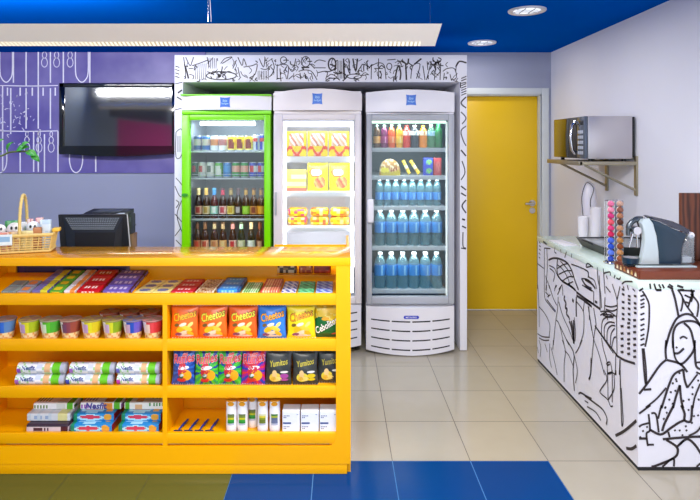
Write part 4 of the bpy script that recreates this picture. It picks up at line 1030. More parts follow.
rows = [(197.3, BR, ('#b06a4a', '#c8452e'), '#5a3a2a', '#3a241c', 'brown bottle with rust red label, leftmost on the lowest visible shelf'),
 (205, BR, ('#d8a890', '#b84a3a'), '#6a4a34', '#4a3428', 'brown bottle with pink red label, second on the lowest shelf'),
 (214.5, BR, ('#d8a878', '#b8744a'), '#a89a7a', '#4a3428', 'brown bottle with tan label and cream neck on lowest shelf'),
 (223, BR, ('#cfa064', '#e0c088'), '#a08a6a', '#5a4434', 'brown bottle with sand coloured label on the lowest shelf'),
 (232.8, BR, ('#e0b8ac', '#c02e34'), '#d88a8a', '#4a3028', 'brown bottle with red and white label on the lowest shelf'),
 (241.3, '#1e2412', ('#b8bc94', '#d8d4b4'), '#a8d4b8', '#4a5a44', 'bottle with pale green label and neck on the lowest shelf'),
 (251.3, '#2a2216', ('#d4dccb', '#f0f0e8'), '#e0c8a0', '#dcc49a', 'bottle with white label and tan foil neck on the lowest shelf'),
 (260, '#3a180c', ('#6a3a24', '#d8a884'), '#7a3e28', '#5a3020', 'reddish brown bottle at the right edge of the lowest shelf')]
for px, g, lab, nk, cp, l in rows: beer(px, 3, g, lab, nk, cp, l)

# ---- middle fridge, white
mx0, mx1 = X(273, YD), X(362, YD)
m_cream = mat('fridge_cream_white', '#e2dcde', .35, var=.02)
t, B, O, P, xc, hw = fridge('white display fridge of yellow packs, standing in the middle', mx0, mx1, Z(89, YD), Z(110.5, YD), .03, m_cream, m_cream, m_liner, (X(282.5, YD)-mx0, mx1-X(355, YD)), Z(114, YD)-Z(119.5, YD), .05, Z(114, YD), .383, 0)
YP2 = 4.36
mi0, mi1 = mx0+.037, mx1-.037
l2 = [Z(p, YP2-.07) for p in (156.5, 191.5, 226.5, 262)]
for z in l2: shelf_part(B, mi0, mi1, z-.045 if z > l2[1] else z-.036, z, m_liner)
b = MB(); b.box(X(283.5, 4.25), X(286.5, 4.25), YC+.008, YC+.02, .45, Z(122, 4.25), .003); b.box(X(350.5, 4.25), X(353.5, 4.25), YC+.008, YC+.02, .45, Z(122, 4.25), .003); B(b, 'led_strip', m_led)
b = MB(); b.box(mi0+.03, mi1-.03, YC+.006, YC+.03, Z(127, 4.25), Z(121, 4.25), .004); B(b, 'top_light', emit_mat('top_light_cover', '#efe8ff', 1.2))
b = MB(); b.box(mx0+.016, mx0+.028, YD-.02, YD-.001, Z(215, YD), Z(192, YD), .004); B(b, 'door_handle', m_fgrey)
gb_, Pg = surf_panel(xc, hw-.006, .06, Z(305, YD), .055, 0, -.02, YC-.004)
for r in range(4):
    for s in range(4):
        u0 = .05+s*.235; v = .8-r*.2
        gb_.add([Pg(u0, v, .001), Pg(u0+.1, v-.01, .001), Pg(u0+.2, v, .001), Pg(u0+.2, v+.03, .001), Pg(u0+.1, v+.02, .001), Pg(u0, v+.03, .001)], [(0, 1, 4, 5), (1, 2, 3, 4)], mi=1)
B(gb_, 'base_grille', [m_fwhite, m_dark])
for zz, pw in ((Z(122, 4.3), 1.7), (l2[0]-.05, 1.2), (l2[1]-.045, 1.2), (l2[2]-.045, 1.3)):
    add_light('fridge_lamp', xc, YC+.03, zz, .5, .04, pw, (1, .96, 1), (.6, 0, 0))
def pouch(px0, px1, y0, y1, sh, k, label, kind, Y=YP2, dz=0):
    w = (X(px1, Y)-X(px0, Y))*.98; h = (y1-y0)*Y/F
    if kind == 'lying':
        rnd = random.Random(int(px0)+k)
        cl = {}
        def paint(f, u, v):
            q = (f, int(u*6), int(v*3)); cl.setdefault(q, rnd.choice(['#f2dc1e', '#f2dc1e', '#ee8a2a', '#e8507a' if px0 < 300 else '#ee6a3a', '#f6ee9a', '#f0b41e'])); return cl[q]
        b = MB(); b.rbox(w, .12, h, h*.35, (12, 6, 4), paint)
        return tag(b.build('frozen_pouch', m_film, None, ((X(px0, Y)+X(px1, Y))/2, Y+.05, l2[sh]+k*(h+.0006)+dz)), label, 'frozen food', 'yellow packs in the white fridge')
    nu, nv = 22, 22
    rnd = random.Random(int(px0))
    def f(u, v):
        if kind == 'picture':
            if .12 < u < .86 and .42 < v < .9: return ['#e9d7c8', '#e2b48a', '#efe6ea', '#c87a5a'][int((u*1.2+v)*7) % 4]
            if v < .4 and abs(v-.2-.16*math.sin(u*9)) < .07: return '#e84a2a'
            if v < .2 and .3 < u < .7: return '#f0b8a0'
            return '#f6e01e'
        if kind == 'carton':
            if v < .16: return '#d87a5a'
            return '#f6f0b0' if .25 < v < .45 or .6 < v < .8 and u > .2 else '#f2e65a'
        if ((u-.4)/.34)**2+((v-.68)/.2)**2 < 1: return '#f4ecdc' if ((u-.42)/.26)**2+((v-.66)/.13)**2 < 1 else '#e0762a'
        if ((u-.6)/.28)**2+((v-.3)/.22)**2 < 1: return ['#e8905a', '#d8624a', '#f0c080'][int(u*9+v*7) % 3]
        return '#f4e418'
    d = .05
    b = MB()
    if kind == 'carton': b.rbox(w, .05, h, .003, (14, 3, 14), lambda fc, u, v: f(u, v))
    else:
        V, Fs, C = [], [], []
        for s in (-1, 1):
            for j in range(nv+1):
                for i in range(nu+1):
                    u, v = i/nu, j/nv; e = max(0, math.sin(PI*u))**.6*max(0, math.sin(PI*v))**.5
                    V.append(((u-.5)*w, s*(d/2*e+.001), v*h))
        o_ = (nu+1)*(nv+1)
        for j in range(nv):
            for i in range(nu):
                a = j*(nu+1)+i; c_ = f((i+.5)/nu, (j+.5)/nv)
                Fs += [(a, a+1, a+nu+2, a+nu+1), (o_+a, o_+a+nu+1, o_+a+nu+2, o_+a+1)]; C += [c_, '#f2dc1e']
        ring = [i for i in range(nu+1)]+[(k2+1)*(nu+1)+nu for k2 in range(nv)]+[nv*(nu+1)+i for i in range(nu-1, -1, -1)]+[k2*(nu+1) for k2 in range(nv-1, 0, -1)]
        for q in range(len(ring)): Fs.append((ring[q], o_+ring[q], o_+ring[(q+1) % len(ring)], ring[(q+1) % len(ring)])); C.append('#f2dc1e')
        b.add(V, Fs, C)
    tag(b.build('frozen_pack', m_film, None, ((X(px0, Y)+X(px1, Y))/2, Y, l2[sh]+.0005)), label, 'frozen food', 'yellow packs in the white fridge')
WF = 'in the white fridge'
pouch(286.6, 306.6, 131, 156, 0, 0, f'yellow bag with pale picture, left of three on the top shelf {WF}', 'picture')
pouch(307.4, 327.8, 131, 156, 0, 0, f'yellow bag with pale picture, middle of the top shelf {WF}', 'picture')
pouch(328.6, 349.6, 131, 156, 0, 0, f'yellow bag with pale picture, right of the top shelf {WF}', 'picture')
pouch(286.8, 306.6, 170.5, 191.5, 1, 0, f'short pale yellow carton, left on the second shelf {WF}', 'carton')
pouch(307.4, 328.2, 163.8, 191.5, 1, 0, f'tall yellow bag with food picture, middle of the second shelf {WF}', 'food')
pouch(329.2, 350, 163.8, 191.5, 1, 0, f'tall yellow bag with food picture, right on the second shelf {WF}', 'food')
for c_, (a, b2, w) in enumerate(((287.5, 307.5, 'left'), (310, 329, 'middle'), (330, 350, 'right'))):
    for k in range(2):
        pouch(a, b2, 209.5, 218, 2, k, f'small yellow and {"pink" if c_ == 0 else "orange"} pouch, {"top" if k else "bottom"} of the {w} pair {WF}', 'lying')

# ---- right fridge, grey
rx0, rx1 = X(366, YD), X(455, YD)
t, B, O, P, xc, hw = fridge('grey-framed display fridge of water and juice nearest the yellow door', rx0, rx1, Z(90, YD), Z(112, YD), .018, m_fwhite, m_fgrey, m_linerd, (X(372, YD)-rx0, rx1-X(448.5, YD)), Z(114.5, YD)-Z(120.5, YD), Z(297, YD)-Z(304, YD), Z(114.5, YD), Z(304, YD), 0)
YP3 = 4.31
ri0, ri1 = rx0+.037, rx1-.037
l3 = [Z(p, YP3-.05) for p in (147.8, 175.6, 206, 246, 289)]
for z in l3: shelf_part(B, ri0+.006, ri1-.02, z-.032, z, m_shelf, y0=YC+.012)
b = MB(); b.box(ri0+.01, ri1-.02, YC+.006, YC+.03, Z(123.4, 4.25), Z(120.8, 4.25), .003); B(b, 'top_light', emit_mat('green_white_light', '#d8f4e0', 1.5))
b = MB(); b.box(ri1-.022, ri1-.008, YC+.004, YC+.014, Z(296, 4.25), Z(122, 4.25), .003); B(b, 'led_strip', emit_mat('soft_led', '#f2f4f2', .5))
b = MB(); b.box(X(367.2, YD), X(373.6, YD), YD-.03, YD-.001, Z(222.5, YD), Z(199, YD), .012, seg=3); B(b, 'door_handle', m_fwhite)
gb_, Pg = surf_panel(xc, hw-.002, .028, Z(306.5, YD), .07, 0, -.022, YC-.004)
for r in range(4):
    for s in range(4):
        u0 = .055+s*.228; v = .70-r*.2
        q = [(u0+.205*t_/6) for t_ in range(7)]
        V = [Pg(u, v, .001) for u in q]+[Pg(u, v+.028, .001) for u in q]
        gb_.add(V, [(i, i+1, i+8, i+7) for i in range(6)], mi=1)
gr = B(gb_, 'base_grille', [m_fwhite, m_dark])
b = MB(); n = 20
zc = Z(317.8, 4.12); 
def mpb(off):
    def f_(x, z): 
        u = (x+xc-.0-(xc-hw+.002))/(2*(hw-.002)); k = 1-(2*u-1)**2
        return (x+xc, YD+.02-.07*k-off, zc+z)
    return f_
pill = []
for k in range(9): a = -PI/2+PI*k/8; pill.append((.046+.0125*math.cos(a), .0125*math.sin(a)))
for k in range(9): a = PI/2+PI*k/8; pill.append((-.046+.0125*math.cos(a), .0125*math.sin(a)))
f0 = mpb(.002); b.add([f0(0, 0)]+[f0(*p) for p in pill], [(0, 1+i, 1+(i+1) % 18) for i in range(18)])
b.text('METALFRIO', 0, -.0005, .084, mpb(.0035), mi=1, offset=.015)
B(b, 'badge', [m_badge, m_white], gr)
add_light('fridge_lamp', xc, YC+.03, Z(122.5, 4.3), .5, .04, 2.6, (.93, 1, .97), (.6, 0, 0))
for z in l3[:4]: add_light('fridge_lamp', xc, YC+.02, z-.04, .5, .03, 1.2, (.93, 1, 1), (.6, 0, 0))
GR = 'in the grey fridge'
def pet(px, sh, s, sy, bodym, liqc, labc, capc, label, name='water_bottle', cat='bottle', Y=YP3, labz=(.38, .62), grp='water bottles in the grey fridge', proto={}):
    key = (sh, s, sy, bodym.name, liqc, labc, capc, labz)
    L = (X(px, Y), Y, l3[sh])
    if key in proto: return dup(proto[key], L, label)
    t = thing(name, label, cat, L, 0, grp)
    R = .033*s; H = .21*sy
    prof = [(R*.8, 0), (R*.97, .006), (R, .016), (R*.97, H*.12), (R, H*.16), (R*.97, H*.22), (R, H*.27), (R*.97, H*.32), (R, H*.36), (R, H*.62), (R*.97, H*.66), (R*.95, H*.71), (R*.82, H*.79), (R*.56, H*.87), (R*.4, H*.91), (R*.36, H*.935)]
    b = MB(); b.lathe(prof, 20, c=liqc); b.build('bottle_body', bodym, t)
    if labc:
        b = MB(); b.lathe([(R*1.02, H*labz[0]), (R*1.025, H*(labz[0]+.02)), (R*1.025, H*(labz[0]+labz[1])/2), (R*1.025, H*(labz[1]-.02)), (R*1.02, H*labz[1])], 22, cap=False, paint=lambda i, a: labc[1] if i in (1, 2) and .64 < a < .84 and int(a*40) % 2 else labc[0]); b.build('label', m_film, t)
    b = MB(); b.lathe([(R*.42, H*.925), (R*.44, H*.93), (R*.44, H*.985), (R*.4, H), (.0001, H)], 16, c=capc); b.build('cap', m_film, t)
    proto[key] = t
    return t
blueL = ('#3a86d0', '#86bee8')
for k in range(8): pet(379.3+k*8.25, 2, .975, 1.0, m_clear, '#ffffff', blueL, '#e6ecf0', f'small clear water bottle with blue label, {ORD[k]} from left on the upper water shelf', labz=(.22, .5))
for k in range(6): pet(380+k*11.3, 3, 1.338, 1.34, m_clear, '#ffffff', blueL, '#dfe6ea', f'large clear water bottle with blue label, {ORD[k]} from left on the middle water shelf', labz=(.36, .66))
for k in range(6): pet(380+k*11.3, 4, 1.338, 1.34, m_clear, '#fffffe', blueL, '#e2e6e8', f'large clear water bottle with blue label, {ORD[k]} from left on the bottom water shelf', labz=(.36, .66))
jb = lambda px, liq, lab, cap, l, s=.88, sy=.86, lz=(.2, .5): pet(px, 0, s, sy, m_bottle, liq, lab, cap, l, 'juice_bottle', 'bottle', grp='drinks on the top shelf of the grey fridge', labz=lz)
jb(376.8, '#5a3a1e', ('#e2a050', '#f0c080'), '#a8d8d0', f'dark juice bottle with orange label, leftmost on the top shelf {GR}')
jb(384.2, '#7a1f5e', ('#a8327a', '#e8a8d0'), '#b8d8dc', f'purple juice bottle with pale cap on the top shelf {GR}')
jb(391.6, '#e2561e', ('#ee7a3a', '#f4c0a0'), '#b4dcc8', f'orange red juice bottle with pale green cap {GR}')
jb(399.2, '#e8aa1e', ('#f0c43a', '#f6e6a0'), '#a4d8c4', f'yellow juice bottle with pale green cap {GR}')
jb(406.6, '#d83a2a', ('#f2e0dc', '#d86a6a'), '#c83a34', f'red juice bottle with white upper label {GR}', .95, .84, (.55, .74))
jb(414.6, '#2e3a48', ('#e4e8ec', '#8a9ab0'), '#c8ccd0', f'dark grey drink bottle with white upper label {GR}', 1.02, .85, (.55, .74))
jb(423, '#ee8a1a', ('#f4e4c8', '#e89a4a'), '#e08a2a', f'orange juice bottle with white upper label {GR}', 1.0, .84, (.55, .74))
m_cgreen = glass_mat('clear_green_plastic', '#b4e4c4', .08, .05, .3, '#7ac89a'); m_dgreen = glass_mat('green_plastic', '#5cc088', .08, .05, .5, '#2fa060')
pet(431, 0, .92, .88, m_cgreen, '#ffffff', ('#8ab8d8', '#c8e0ee'), '#c8e4d8', f'clear pale green soda bottle with blue label {GR}', 'soda_bottle', grp='drinks on the top shelf of the grey fridge', labz=(.5, .72))
pet(438.4, 0, .92, .9, m_dgreen, '#ffffff', None, '#3aa868', f'green soda bottle at the right end of the top shelf {GR}', 'soda_bottle', grp='drinks on the top shelf of the grey fridge')
# second shelf: sandwich tub, two tubes, boxes
sp = MB()
cxs, Ys = X(389.6, YP3), YP3
def sand(u, v):
    if v < .25: return '#c8b43a'
    if .5 < u < .95 and .2 < v < .5: return '#9a4a2a' if int(u*16) % 2 else '#e8c08a'
    if ((u-.25)/.2)**2+((v-.4)/.18)**2 < 1: return '#f0e23a'
    return '#b88a4a' if int(u*9+v*7) % 3 else '#ead6b0'
W_, H_ = X(400, Ys)-X(379, Ys), (174.8-158.5)*Ys/F
poly = [(W_/2*math.cos(a), H_*max(0, math.sin(a))**.75) for a in [PI*k/18 for k in range(19)]]
nr = 8
for s, y in ((0, -.03), (1, .03)):
    V = []; Fs = []; C = []
    for r in range(nr+1):
        for p in poly: V.append((p[0]*r/nr, y-(.014*(1-(r/nr)**2) if s == 0 else 0), p[1]*r/nr))
    for r in range(nr):
        for i in range(18):
            f_ = (r*19+i, (r+1)*19+i, (r+1)*19+i+1, r*19+i+1); Fs.append(f_ if s == 0 else f_[::-1])
            m_ = V[(r+1)*19+i]; C.append(sand(m_[0]/W_+.5, m_[2]/H_) if s == 0 else '#d8b884')
    sp.add(V, Fs, C)
sp.add([(p[0], -.03, p[1]) for p in poly]+[(p[0], .03, p[1]) for p in poly], [(i, 19+i, 19+(i+1) % 19, (i+1) % 19) for i in range(19)], '#e2d6ae')
tag(sp.build('sandwich_pack', m_film, None, (cxs, Ys, l3[1]+.0004)), f'round-topped packet of filled bread on the second shelf {GR}', 'packaged bread')
for k, (xb, xt, w) in enumerate(((409.3, 403.6, 'left'), (419, 411, 'right'))):
    b = MB(); a_ = Vector((X(xb, Ys), Ys-.01, l3[1]+.012)); c_ = Vector((X(xt, Ys), Ys+.03, l3[1]+.115)); d_ = c_-a_
    cols_ = ['#e8c82a', '#e8c82a', '#c89a2a', '#d8d0b0', '#d8d0b0', '#e8d43a', '#b89a3a', '#e8c82a']
    pts = [a_+d_*t_/8 for t_ in range(9)]
    for t_ in range(8): b.tube([pts[t_]-a_, pts[t_+1]-a_], .0135, 12, cols_[t_])
    tag(b.build('snack_stick', m_film, None, a_), f'yellow snack stick leaning on the second shelf, {w} of two {GR}', 'snack', 'yellow snack sticks')
def juice_box(px0, px1, h, z, hue, dot, label, k=0):
    w = (X(px1, Ys)-X(px0, Ys))*.97
    b = MB(); b.rbox(w, .05, h, .002, (12, 3, 12), lambda f_, u, v: dot if f_ == 'front' and ((u-.55)/.32)**2+((v-.5)/.3)**2 < 1 and int(u*12+v*9) % 4 else hue)
    tag(b.build('juice_carton', m_paper, None, ((X(px0, Ys)+X(px1, Ys))/2, Ys, z)), label, 'carton', 'small cartons in the grey fridge')
juice_box(423, 432.6, .068, l3[1]+.0004, '#2038b0', '#7ac83a', f'blue carton with green fruit, lower of two stacked {GR}')
juice_box(423, 432.6, .068, l3[1]+.069, '#2038b0', '#8ad03a', f'blue carton with green fruit, upper of two stacked {GR}')
juice_box(433.2, 441, .137, l3[1]+.0004, '#a8303a', '#c86a6a', f'tall red carton beside the blue cartons {GR}')
# ================================================================== TV, DESK, BASKET, PLANT
YT = 5.11
tv = thing('television', 'black flat television mounted on the purple wall panel', 'television', ((X(59, YT)-1.49)/2, YT, Z(157, YT)))
tx0, tx1 = X(59, YT), X(176.5, YT); tz0, tz1 = Z(156.5, YT), Z(83, YT)
oT = Vector(tv.location)
def TB(b, nm, ms, par=None): b.V = [tuple(Vector(v)-oT) for v in b.V]; return b.build(nm, ms, par or tv)
b = MB(); bz_ = .045
b.box(tx0, tx0+bz_, YT, YT+.05, tz0+.02, tz1, .004); b.box(tx1-bz_, tx1, YT, YT+.05, tz0+.02, tz1, .004); b.box(tx0, tx1, YT, YT+.05, tz1-.038, tz1, .004)
poly = [(tx0, tz0+.10), (tx1, tz0+.10)]+[(tx1-(tx1-tx0)*k/16, tz0+.03-.03*(1-(2*k/16-1)**2)) for k in range(17)]
b.prism(poly, YT-.004, YT+.05, 'y'); TB(b, 'bezel', m_blackgl)
b = MB(); b.box(tx0+bz_-.005, tx1-bz_+.005, YT+.012, YT+.03, tz0+.09, tz1-.03); m_screen = mat('screen_glass', '#0a0b14', .07, var=.02, spec=.9, coat=1); m_screen.node_tree.nodes['Principled BSDF'].inputs['Coat IOR'].default_value = 1.9; m_screen.node_tree.nodes['Principled BSDF'].inputs['IOR'].default_value = 1.75; TB(b, 'screen', m_screen)
b = MB(); b.box(tx0+.06, tx1-.06, YT+.05, YT+.085, tz0+.08, tz1-.05, .01); b.box(tx0+.3, tx1-.3, YT+.085, YB-.0205, tz0+.2, tz1-.2); TB(b, 'rear_housing', m_black)

# desk behind the counter, printer on a wooden cabinet, monitor
dk = thing('desk', 'low dark desk hidden behind the yellow counter under the monitor', 'desk', (-1.3, 3.3, 0))
MB().box(-.5, .45, -.22, .22, .715, .74, .003).build('desktop', m_cab, dk)
for sx in (-.46, .41):
    for sy in (-.19, .17): MB().box(sx, sx+.04, sy, sy+.04, .0005, .7149).build('leg', m_black, dk)
cb_x0, cb_x1 = X(80, 3.66), X(137.4, 3.86)
cab = thing('wooden_cabinet', 'brown wooden cabinet under the black printer', 'cabinet', ((cb_x0+cb_x1)/2, 3.62, 0))
w2 = (cb_x1-cb_x0)/2
PZ = .985
MB().box(-w2, w2, 0, .24, .0005, PZ, .003).build('body', m_cab, cab)
d_ = MB().box(-w2+.01, w2-.01, -.016, -.0005, .05, PZ-.03, .003).build('door', m_cab, cab)
pr = thing('printer', 'black printer on the wooden cabinet behind the monitor', 'printer', ((cb_x0+cb_x1)/2+.003, 3.64, PZ+.0005))
b = MB(); b.box(-w2, w2-.006, 0, .20, 0, .14, .010); b.box(-w2-.003, w2-.003, -.003, .203, .05, .056, .002); b.build('body', m_black, pr)
b = MB(); b.prism([(.0, .141), (.20, .141), (.20, .168), (.07, .157)], -w2+.01, w2-.02, 'x'); b.build('top_cover', m_black, pr)
b = MB(); b.box(-.08, .09, .03, .16, .158, .166, .003); b.build('output_tray', mat('dark_grey_plastic', '#3a4048', .4), pr)
b = MB(); b.box(.1, .135, -.002, .04, .142, .158, .003); b.build('control_panel', mat('panel_grey', '#c4ccd4', .4), pr)
b = MB(); b.box(w2-.006, w2-.0045, .08, .1, .09, .12); b.build('side_button', mat('button_grey', '#4a525c', .4), pr)
mo = thing('monitor', 'black computer monitor seen from behind on the desk', 'monitor', (X(93, 3.3), 3.3, .7405))
MW = X(126, 3.3)-X(58, 3.3); mtop = Z(214.5, 3.3)-.7405
b = MB()
f0 = [(-MW/2, -.0, mtop), (MW/2, 0, mtop), (MW/2+.035, .03, .09), (-MW/2+.0, .03, .09)]
# slim slab leaning back
fr = [(-MW/2, .02, mtop), (MW/2, .02, mtop+.002), (MW/2+.02, .045, .085), (-MW/2+.012, .045, .085)]
bk = [(p[0], p[1]-.03, p[2]) for p in fr]
b.add(fr+bk, [(0, 1, 2, 3)[::-1], (4, 5, 6, 7), (0, 4, 5, 1)[::-1], (1, 5, 6, 2)[::-1], (2, 6, 7, 3)[::-1], (3, 7, 4, 0)[::-1]])
inn = [(-MW/2+.03, -.012, mtop-.012), (MW/2-.02, -.012, mtop-.012), (MW/2-.05, -.05, mtop-.1), (-MW/2+.12, -.05, mtop-.1)]
inb = [(-MW/2+.06, .01, .11), (MW/2-.04, .01, .11), (MW/2-.07, -.05, .14), (-MW/2+.12, -.05, .14)]
b.add(inn+inb, [(0, 1, 2, 3), (3, 2, 6, 7), (0, 3, 7, 4), (1, 5, 6, 2), (4, 7, 6, 5)])
b.build('back_shell', mat('monitor_shell', '#23262c', .3, var=.05), mo, angle=15)
b = MB()
for k in range(7):
    t_ = k/6; z = mtop-.02-.06*t_; yy = -.014-.027*t_
    for j in range(22):
        x = -MW/2+.05+.05*t_+(MW-.1-.07*t_)*j/21
        b.box(x, x+.008, yy-.006, yy-.001, z-.003, z+.002)
b.build('vent', mat('vent_grey', '#8a949c', .5), mo)
b = MB(); b.tube([(MW/2+.001, .0, mtop), (MW/2+.02, .03, .085)], .0035, 8); b.build('edge_trim', mat('trim_silver', '#cfd2d8', .3), mo)
b = MB(); b.box(-.03, .03, -.03, .0, .012, .16, .006); b.box(-.12, .12, -.1, .09, 0, .014, .005); b.build('stand', m_black, mo)

# wicker basket
BX, BY, BR_ = -1.695, 2.812, math.radians(17)
bk_ = thing('wicker_basket', 'wicker basket with a tall handle on the yellow counter', 'basket', (BX, BY, TOP+.0005), BR_)
bw, bd, bh = .41, .15, .09
def rect(k, z, n=40):
    pts = []
    w_, d2 = bw/2*k, bd/2*k
    for i in range(n):
        t_ = i/n*4; s = int(t_); f_ = t_-s
        pts.append([(-w_+2*w_*f_, -d2, z), (w_, -d2+2*d2*f_, z), (w_-2*w_*f_, d2, z), (-w_, d2-2*d2*f_, z)][s])
    return pts
b = MB()
for k in range(7): z = .006+k*.0125; b.tube(rect(.93+.07*z/bh, z), .0024, 6, closed=True)
for i, (p, q) in enumerate(zip(rect(.93, .003, 56), rect(1.0, bh, 56))): b.tube([p, q], .0024, 5)
b.build('weave', m_wicker, bk_)
b = MB(); b.tube(rect(1.01, bh, 48), .008, 8, closed=True); b.tube(rect(.95, .006, 48), .006, 8, closed=True); b.build('rim', m_wicker, bk_)
MB().box(-bw/2*.92, bw/2*.92, -bd/2*.92, bd/2*.92, .002, .008).build('basket_floor', m_wicker, bk_)
hxx = X(22, BY)-BX
b = MB(); pts = [(hxx, -bd/2, bh)]+[(hxx, -bd/2*math.cos(PI*k/14)*(1 if k < 99 else 1), bh+.035+.165*math.sin(PI*k/14)) for k in range(15)]+[(hxx, bd/2, bh)]
b.tube(pts, .0075, 8)
for k in range(len(pts)-1):
    p = Vector(pts[k]); q = Vector(pts[k+1]); b.tube([p+Vector((.006, 0, 0)), q-Vector((.006, 0, 0))], .004, 6)
b.build('handle', m_wicker, bk_)
Rz = Matrix.Rotation(BR_, 4, 'Z')
def inb_(x, y, z): v = Rz @ Vector((x, y, 0)); return (BX+v.x, BY+v.y, TOP+.0088+z)
def treat(x, y, R, base, label, tilt=0):
    b = MB(); b.box(-.004, .004, -.004, .004, 0, .07, c='#e8e0d0')
    fm = lambda a, c_: (a, -.0125*math.sqrt(max(0, 1-(a*a+(c_-.07-R)**2)/(R*R*1.02)))-.001, c_)
    b.lathe([(.0001, -.012), (R*.5, -.0105), (R*.86, -.006), (R, 0), (R*.86, .006), (R*.5, .0105), (.0001, .012)], 20, (0, 0, .07+R), axis='y', c=base, cap=False)
    for s in (-1, 1): b.disc(s*R*.3, .07+R*1.25, R*.16, R*.24, fm, '#1c1a18')
    b.disc(0, .07+R*.6, R*.3, R*.1, fm, '#d89a9a')
    tag(b.build('round_sweet', m_film, None, inb_(x, y, 0), (0, 0, BR_)), label, 'sweet', 'round white sweets in the basket')
treat(X(15, BY)-BX, -.02, .036, '#eeeae6', 'round white sweet with two dark eyes left of the basket handle')
treat(X(30, BY)-BX, .02, .035, '#e8ecee', 'round white sweet with two dark eyes right of the basket handle')
treat(X(1.0, BY)-BX, .0, .032, '#eee8e4', 'round white sweet at the left edge of the photo')
def bpack(x, y, w, d, h, c1, c2, label, name='small_packet', z=0):
    rnd = random.Random(int(x*999))
    b = MB(); cl = {}
    def pt(f_, u, v):
        k = (f_, int(u*4), int(v*5)); cl.setdefault(k, c1 if rnd.random() < .65 else c2); return cl[k]
    b.rbox(w, d, h, .005, (6, 3, 8), pt)
    tag(b.build(name, m_film, None, inb_(x, y, z), (0, 0, BR_)), label, 'packet')
bx_ = lambda px: X(px, BY)-BX
bpack(bx_(34.5), .05, .035, .03, .155, '#d89aa4', '#e8c4b8', 'pink packet standing in the basket behind the round sweets')
bpack(bx_(9.5), .045, .06, .025, .145, '#4a9a5a', '#7ab87a', 'green packet standing at the back of the basket')
bpack(bx_(42), .005, .052, .03, .148, '#d4e2ec', '#b8cfe2', 'pale blue packet standing at the right end of the basket')
bpack(bx_(36), -.03, .04, .03, .115, '#b87a4a', '#8a5a34', 'brown packet low in the basket beside the pale blue one')
bpack(bx_(27), -.035, .06, .028, .1, '#e2d8a0', '#d8c884', 'cream packet low in the basket right of the handle')
bpack(bx_(6), -.05, .08, .018, .098, '#d88a7a', '#e8c8b0', 'salmon packet low at the front of the basket')
bpack(bx_(19), .05, .045, .02, .135, '#e4e8ea', '#b8d0c0', 'white and pale green packet standing behind the basket handle')
bpack(bx_(26), .052, .03, .02, .15, '#d88a94', '#f0d8d0', 'rose packet standing at the back just right of the basket handle')
bpack(bx_(17), -.055, .05, .016, .1, '#c8945a', '#e0c49a', 'tan packet low at the front of the basket beside its tag')
b = MB(); b.rbox(.085, .004, .055, .0015, (10, 2, 6), lambda f_, u, v: '#8ab0d0' if .15 < u < .85 and .3 < v < .75 else '#d4e0e4')
v = Rz @ Vector((bx_(8), -bd/2-.0125, 0)); o = b.build('price_tag', m_paper, None, (BX+v.x, BY+v.y, TOP+.045), (0, 0, BR_)); tag(o, 'pale blue card tag on the front of the wicker basket', 'tag')
b = MB(); b.rbox(.034, .05, .018, .004, (4, 4, 3), lambda f_, u, v: '#e8b83a'); o = b.build('yellow_packet', m_film, None, inb_(bx_(53), -.02, .0895), (0, 0, BR_)); tag(o, 'small yellow packet poking over the right rim of the basket', 'packet')

# trailing plant at the left edge
PXp, PYp = -2.25, 3.22
pl = thing('potted_plant', 'green leafy branch of a plant reaching in at the left edge', 'plant', (PXp, PYp, 0))
MB().lathe([(.14, .0005), (.17, .02), (.2, .45), (.21, .47), (.19, .475), (.185, .44), (.0001, .43)], 28).build('pot', m_pot, pl)
def W3(px, py, Y=3.22): return (X(px, Y)-PXp, Y-PYp, Z(py, Y))
b = MB(); stem = [(0, 0, .42), (.02, 0, .9), (.05, .01, 1.35)]+[W3(-14, 154), W3(0, 156), W3(9, 152.5), W3(20, 151.5), W3(29, 152), W3(38, 158)]
b.tube(smooth_line(stem, 5), .006, 6)
b.build('stem', m_stem, pl)
def leaf(px, py, ax, ay, L, w, yaw=0):
    L *= 1.22; w *= 1.25
    base = Vector(W3(px, py)); d = Vector((ax, 0, ay)).normalized(); side = Vector((-d.z*.75, .66, d.x*.75)).normalized(); nrm = d.cross(side)
    V, Fs = [], []
    n_ = 10
    for i in range(n_+1):
        t_ = i/n_; ww = w*math.sin(PI*t_**.8)**.9 if 0 < t_ < 1 else 0
        c_ = base+d*L*t_+nrm*(.012*math.sin(PI*t_))
        for s in (-1, -.5, 0, .5, 1): V.append(c_+side*ww*s+nrm*(.006*abs(s)))
    for i in range(n_):
        for k in range(4): a = i*5+k; Fs.append((a, a+1, a+6, a+5))
    b = MB(); b.add(V, Fs); b.build('leaf', m_green, pl)
for a in ((8, 152, .35, .6, .055, .019), (17, 151, .9, .25, .065, .02), (26, 151.5, .8, -.4, .062, .018), (31, 155, .8, -.7, .055, .015), (2, 152, -.2, .5, .05, .018), (-2, 146, .5, .5, .045, .016), (22, 149, .6, .5, .05, .017), (-10, 155, -.5, .6, .06, .02), (-16, 158, -.8, -.2, .06, .02)): leaf(*a)

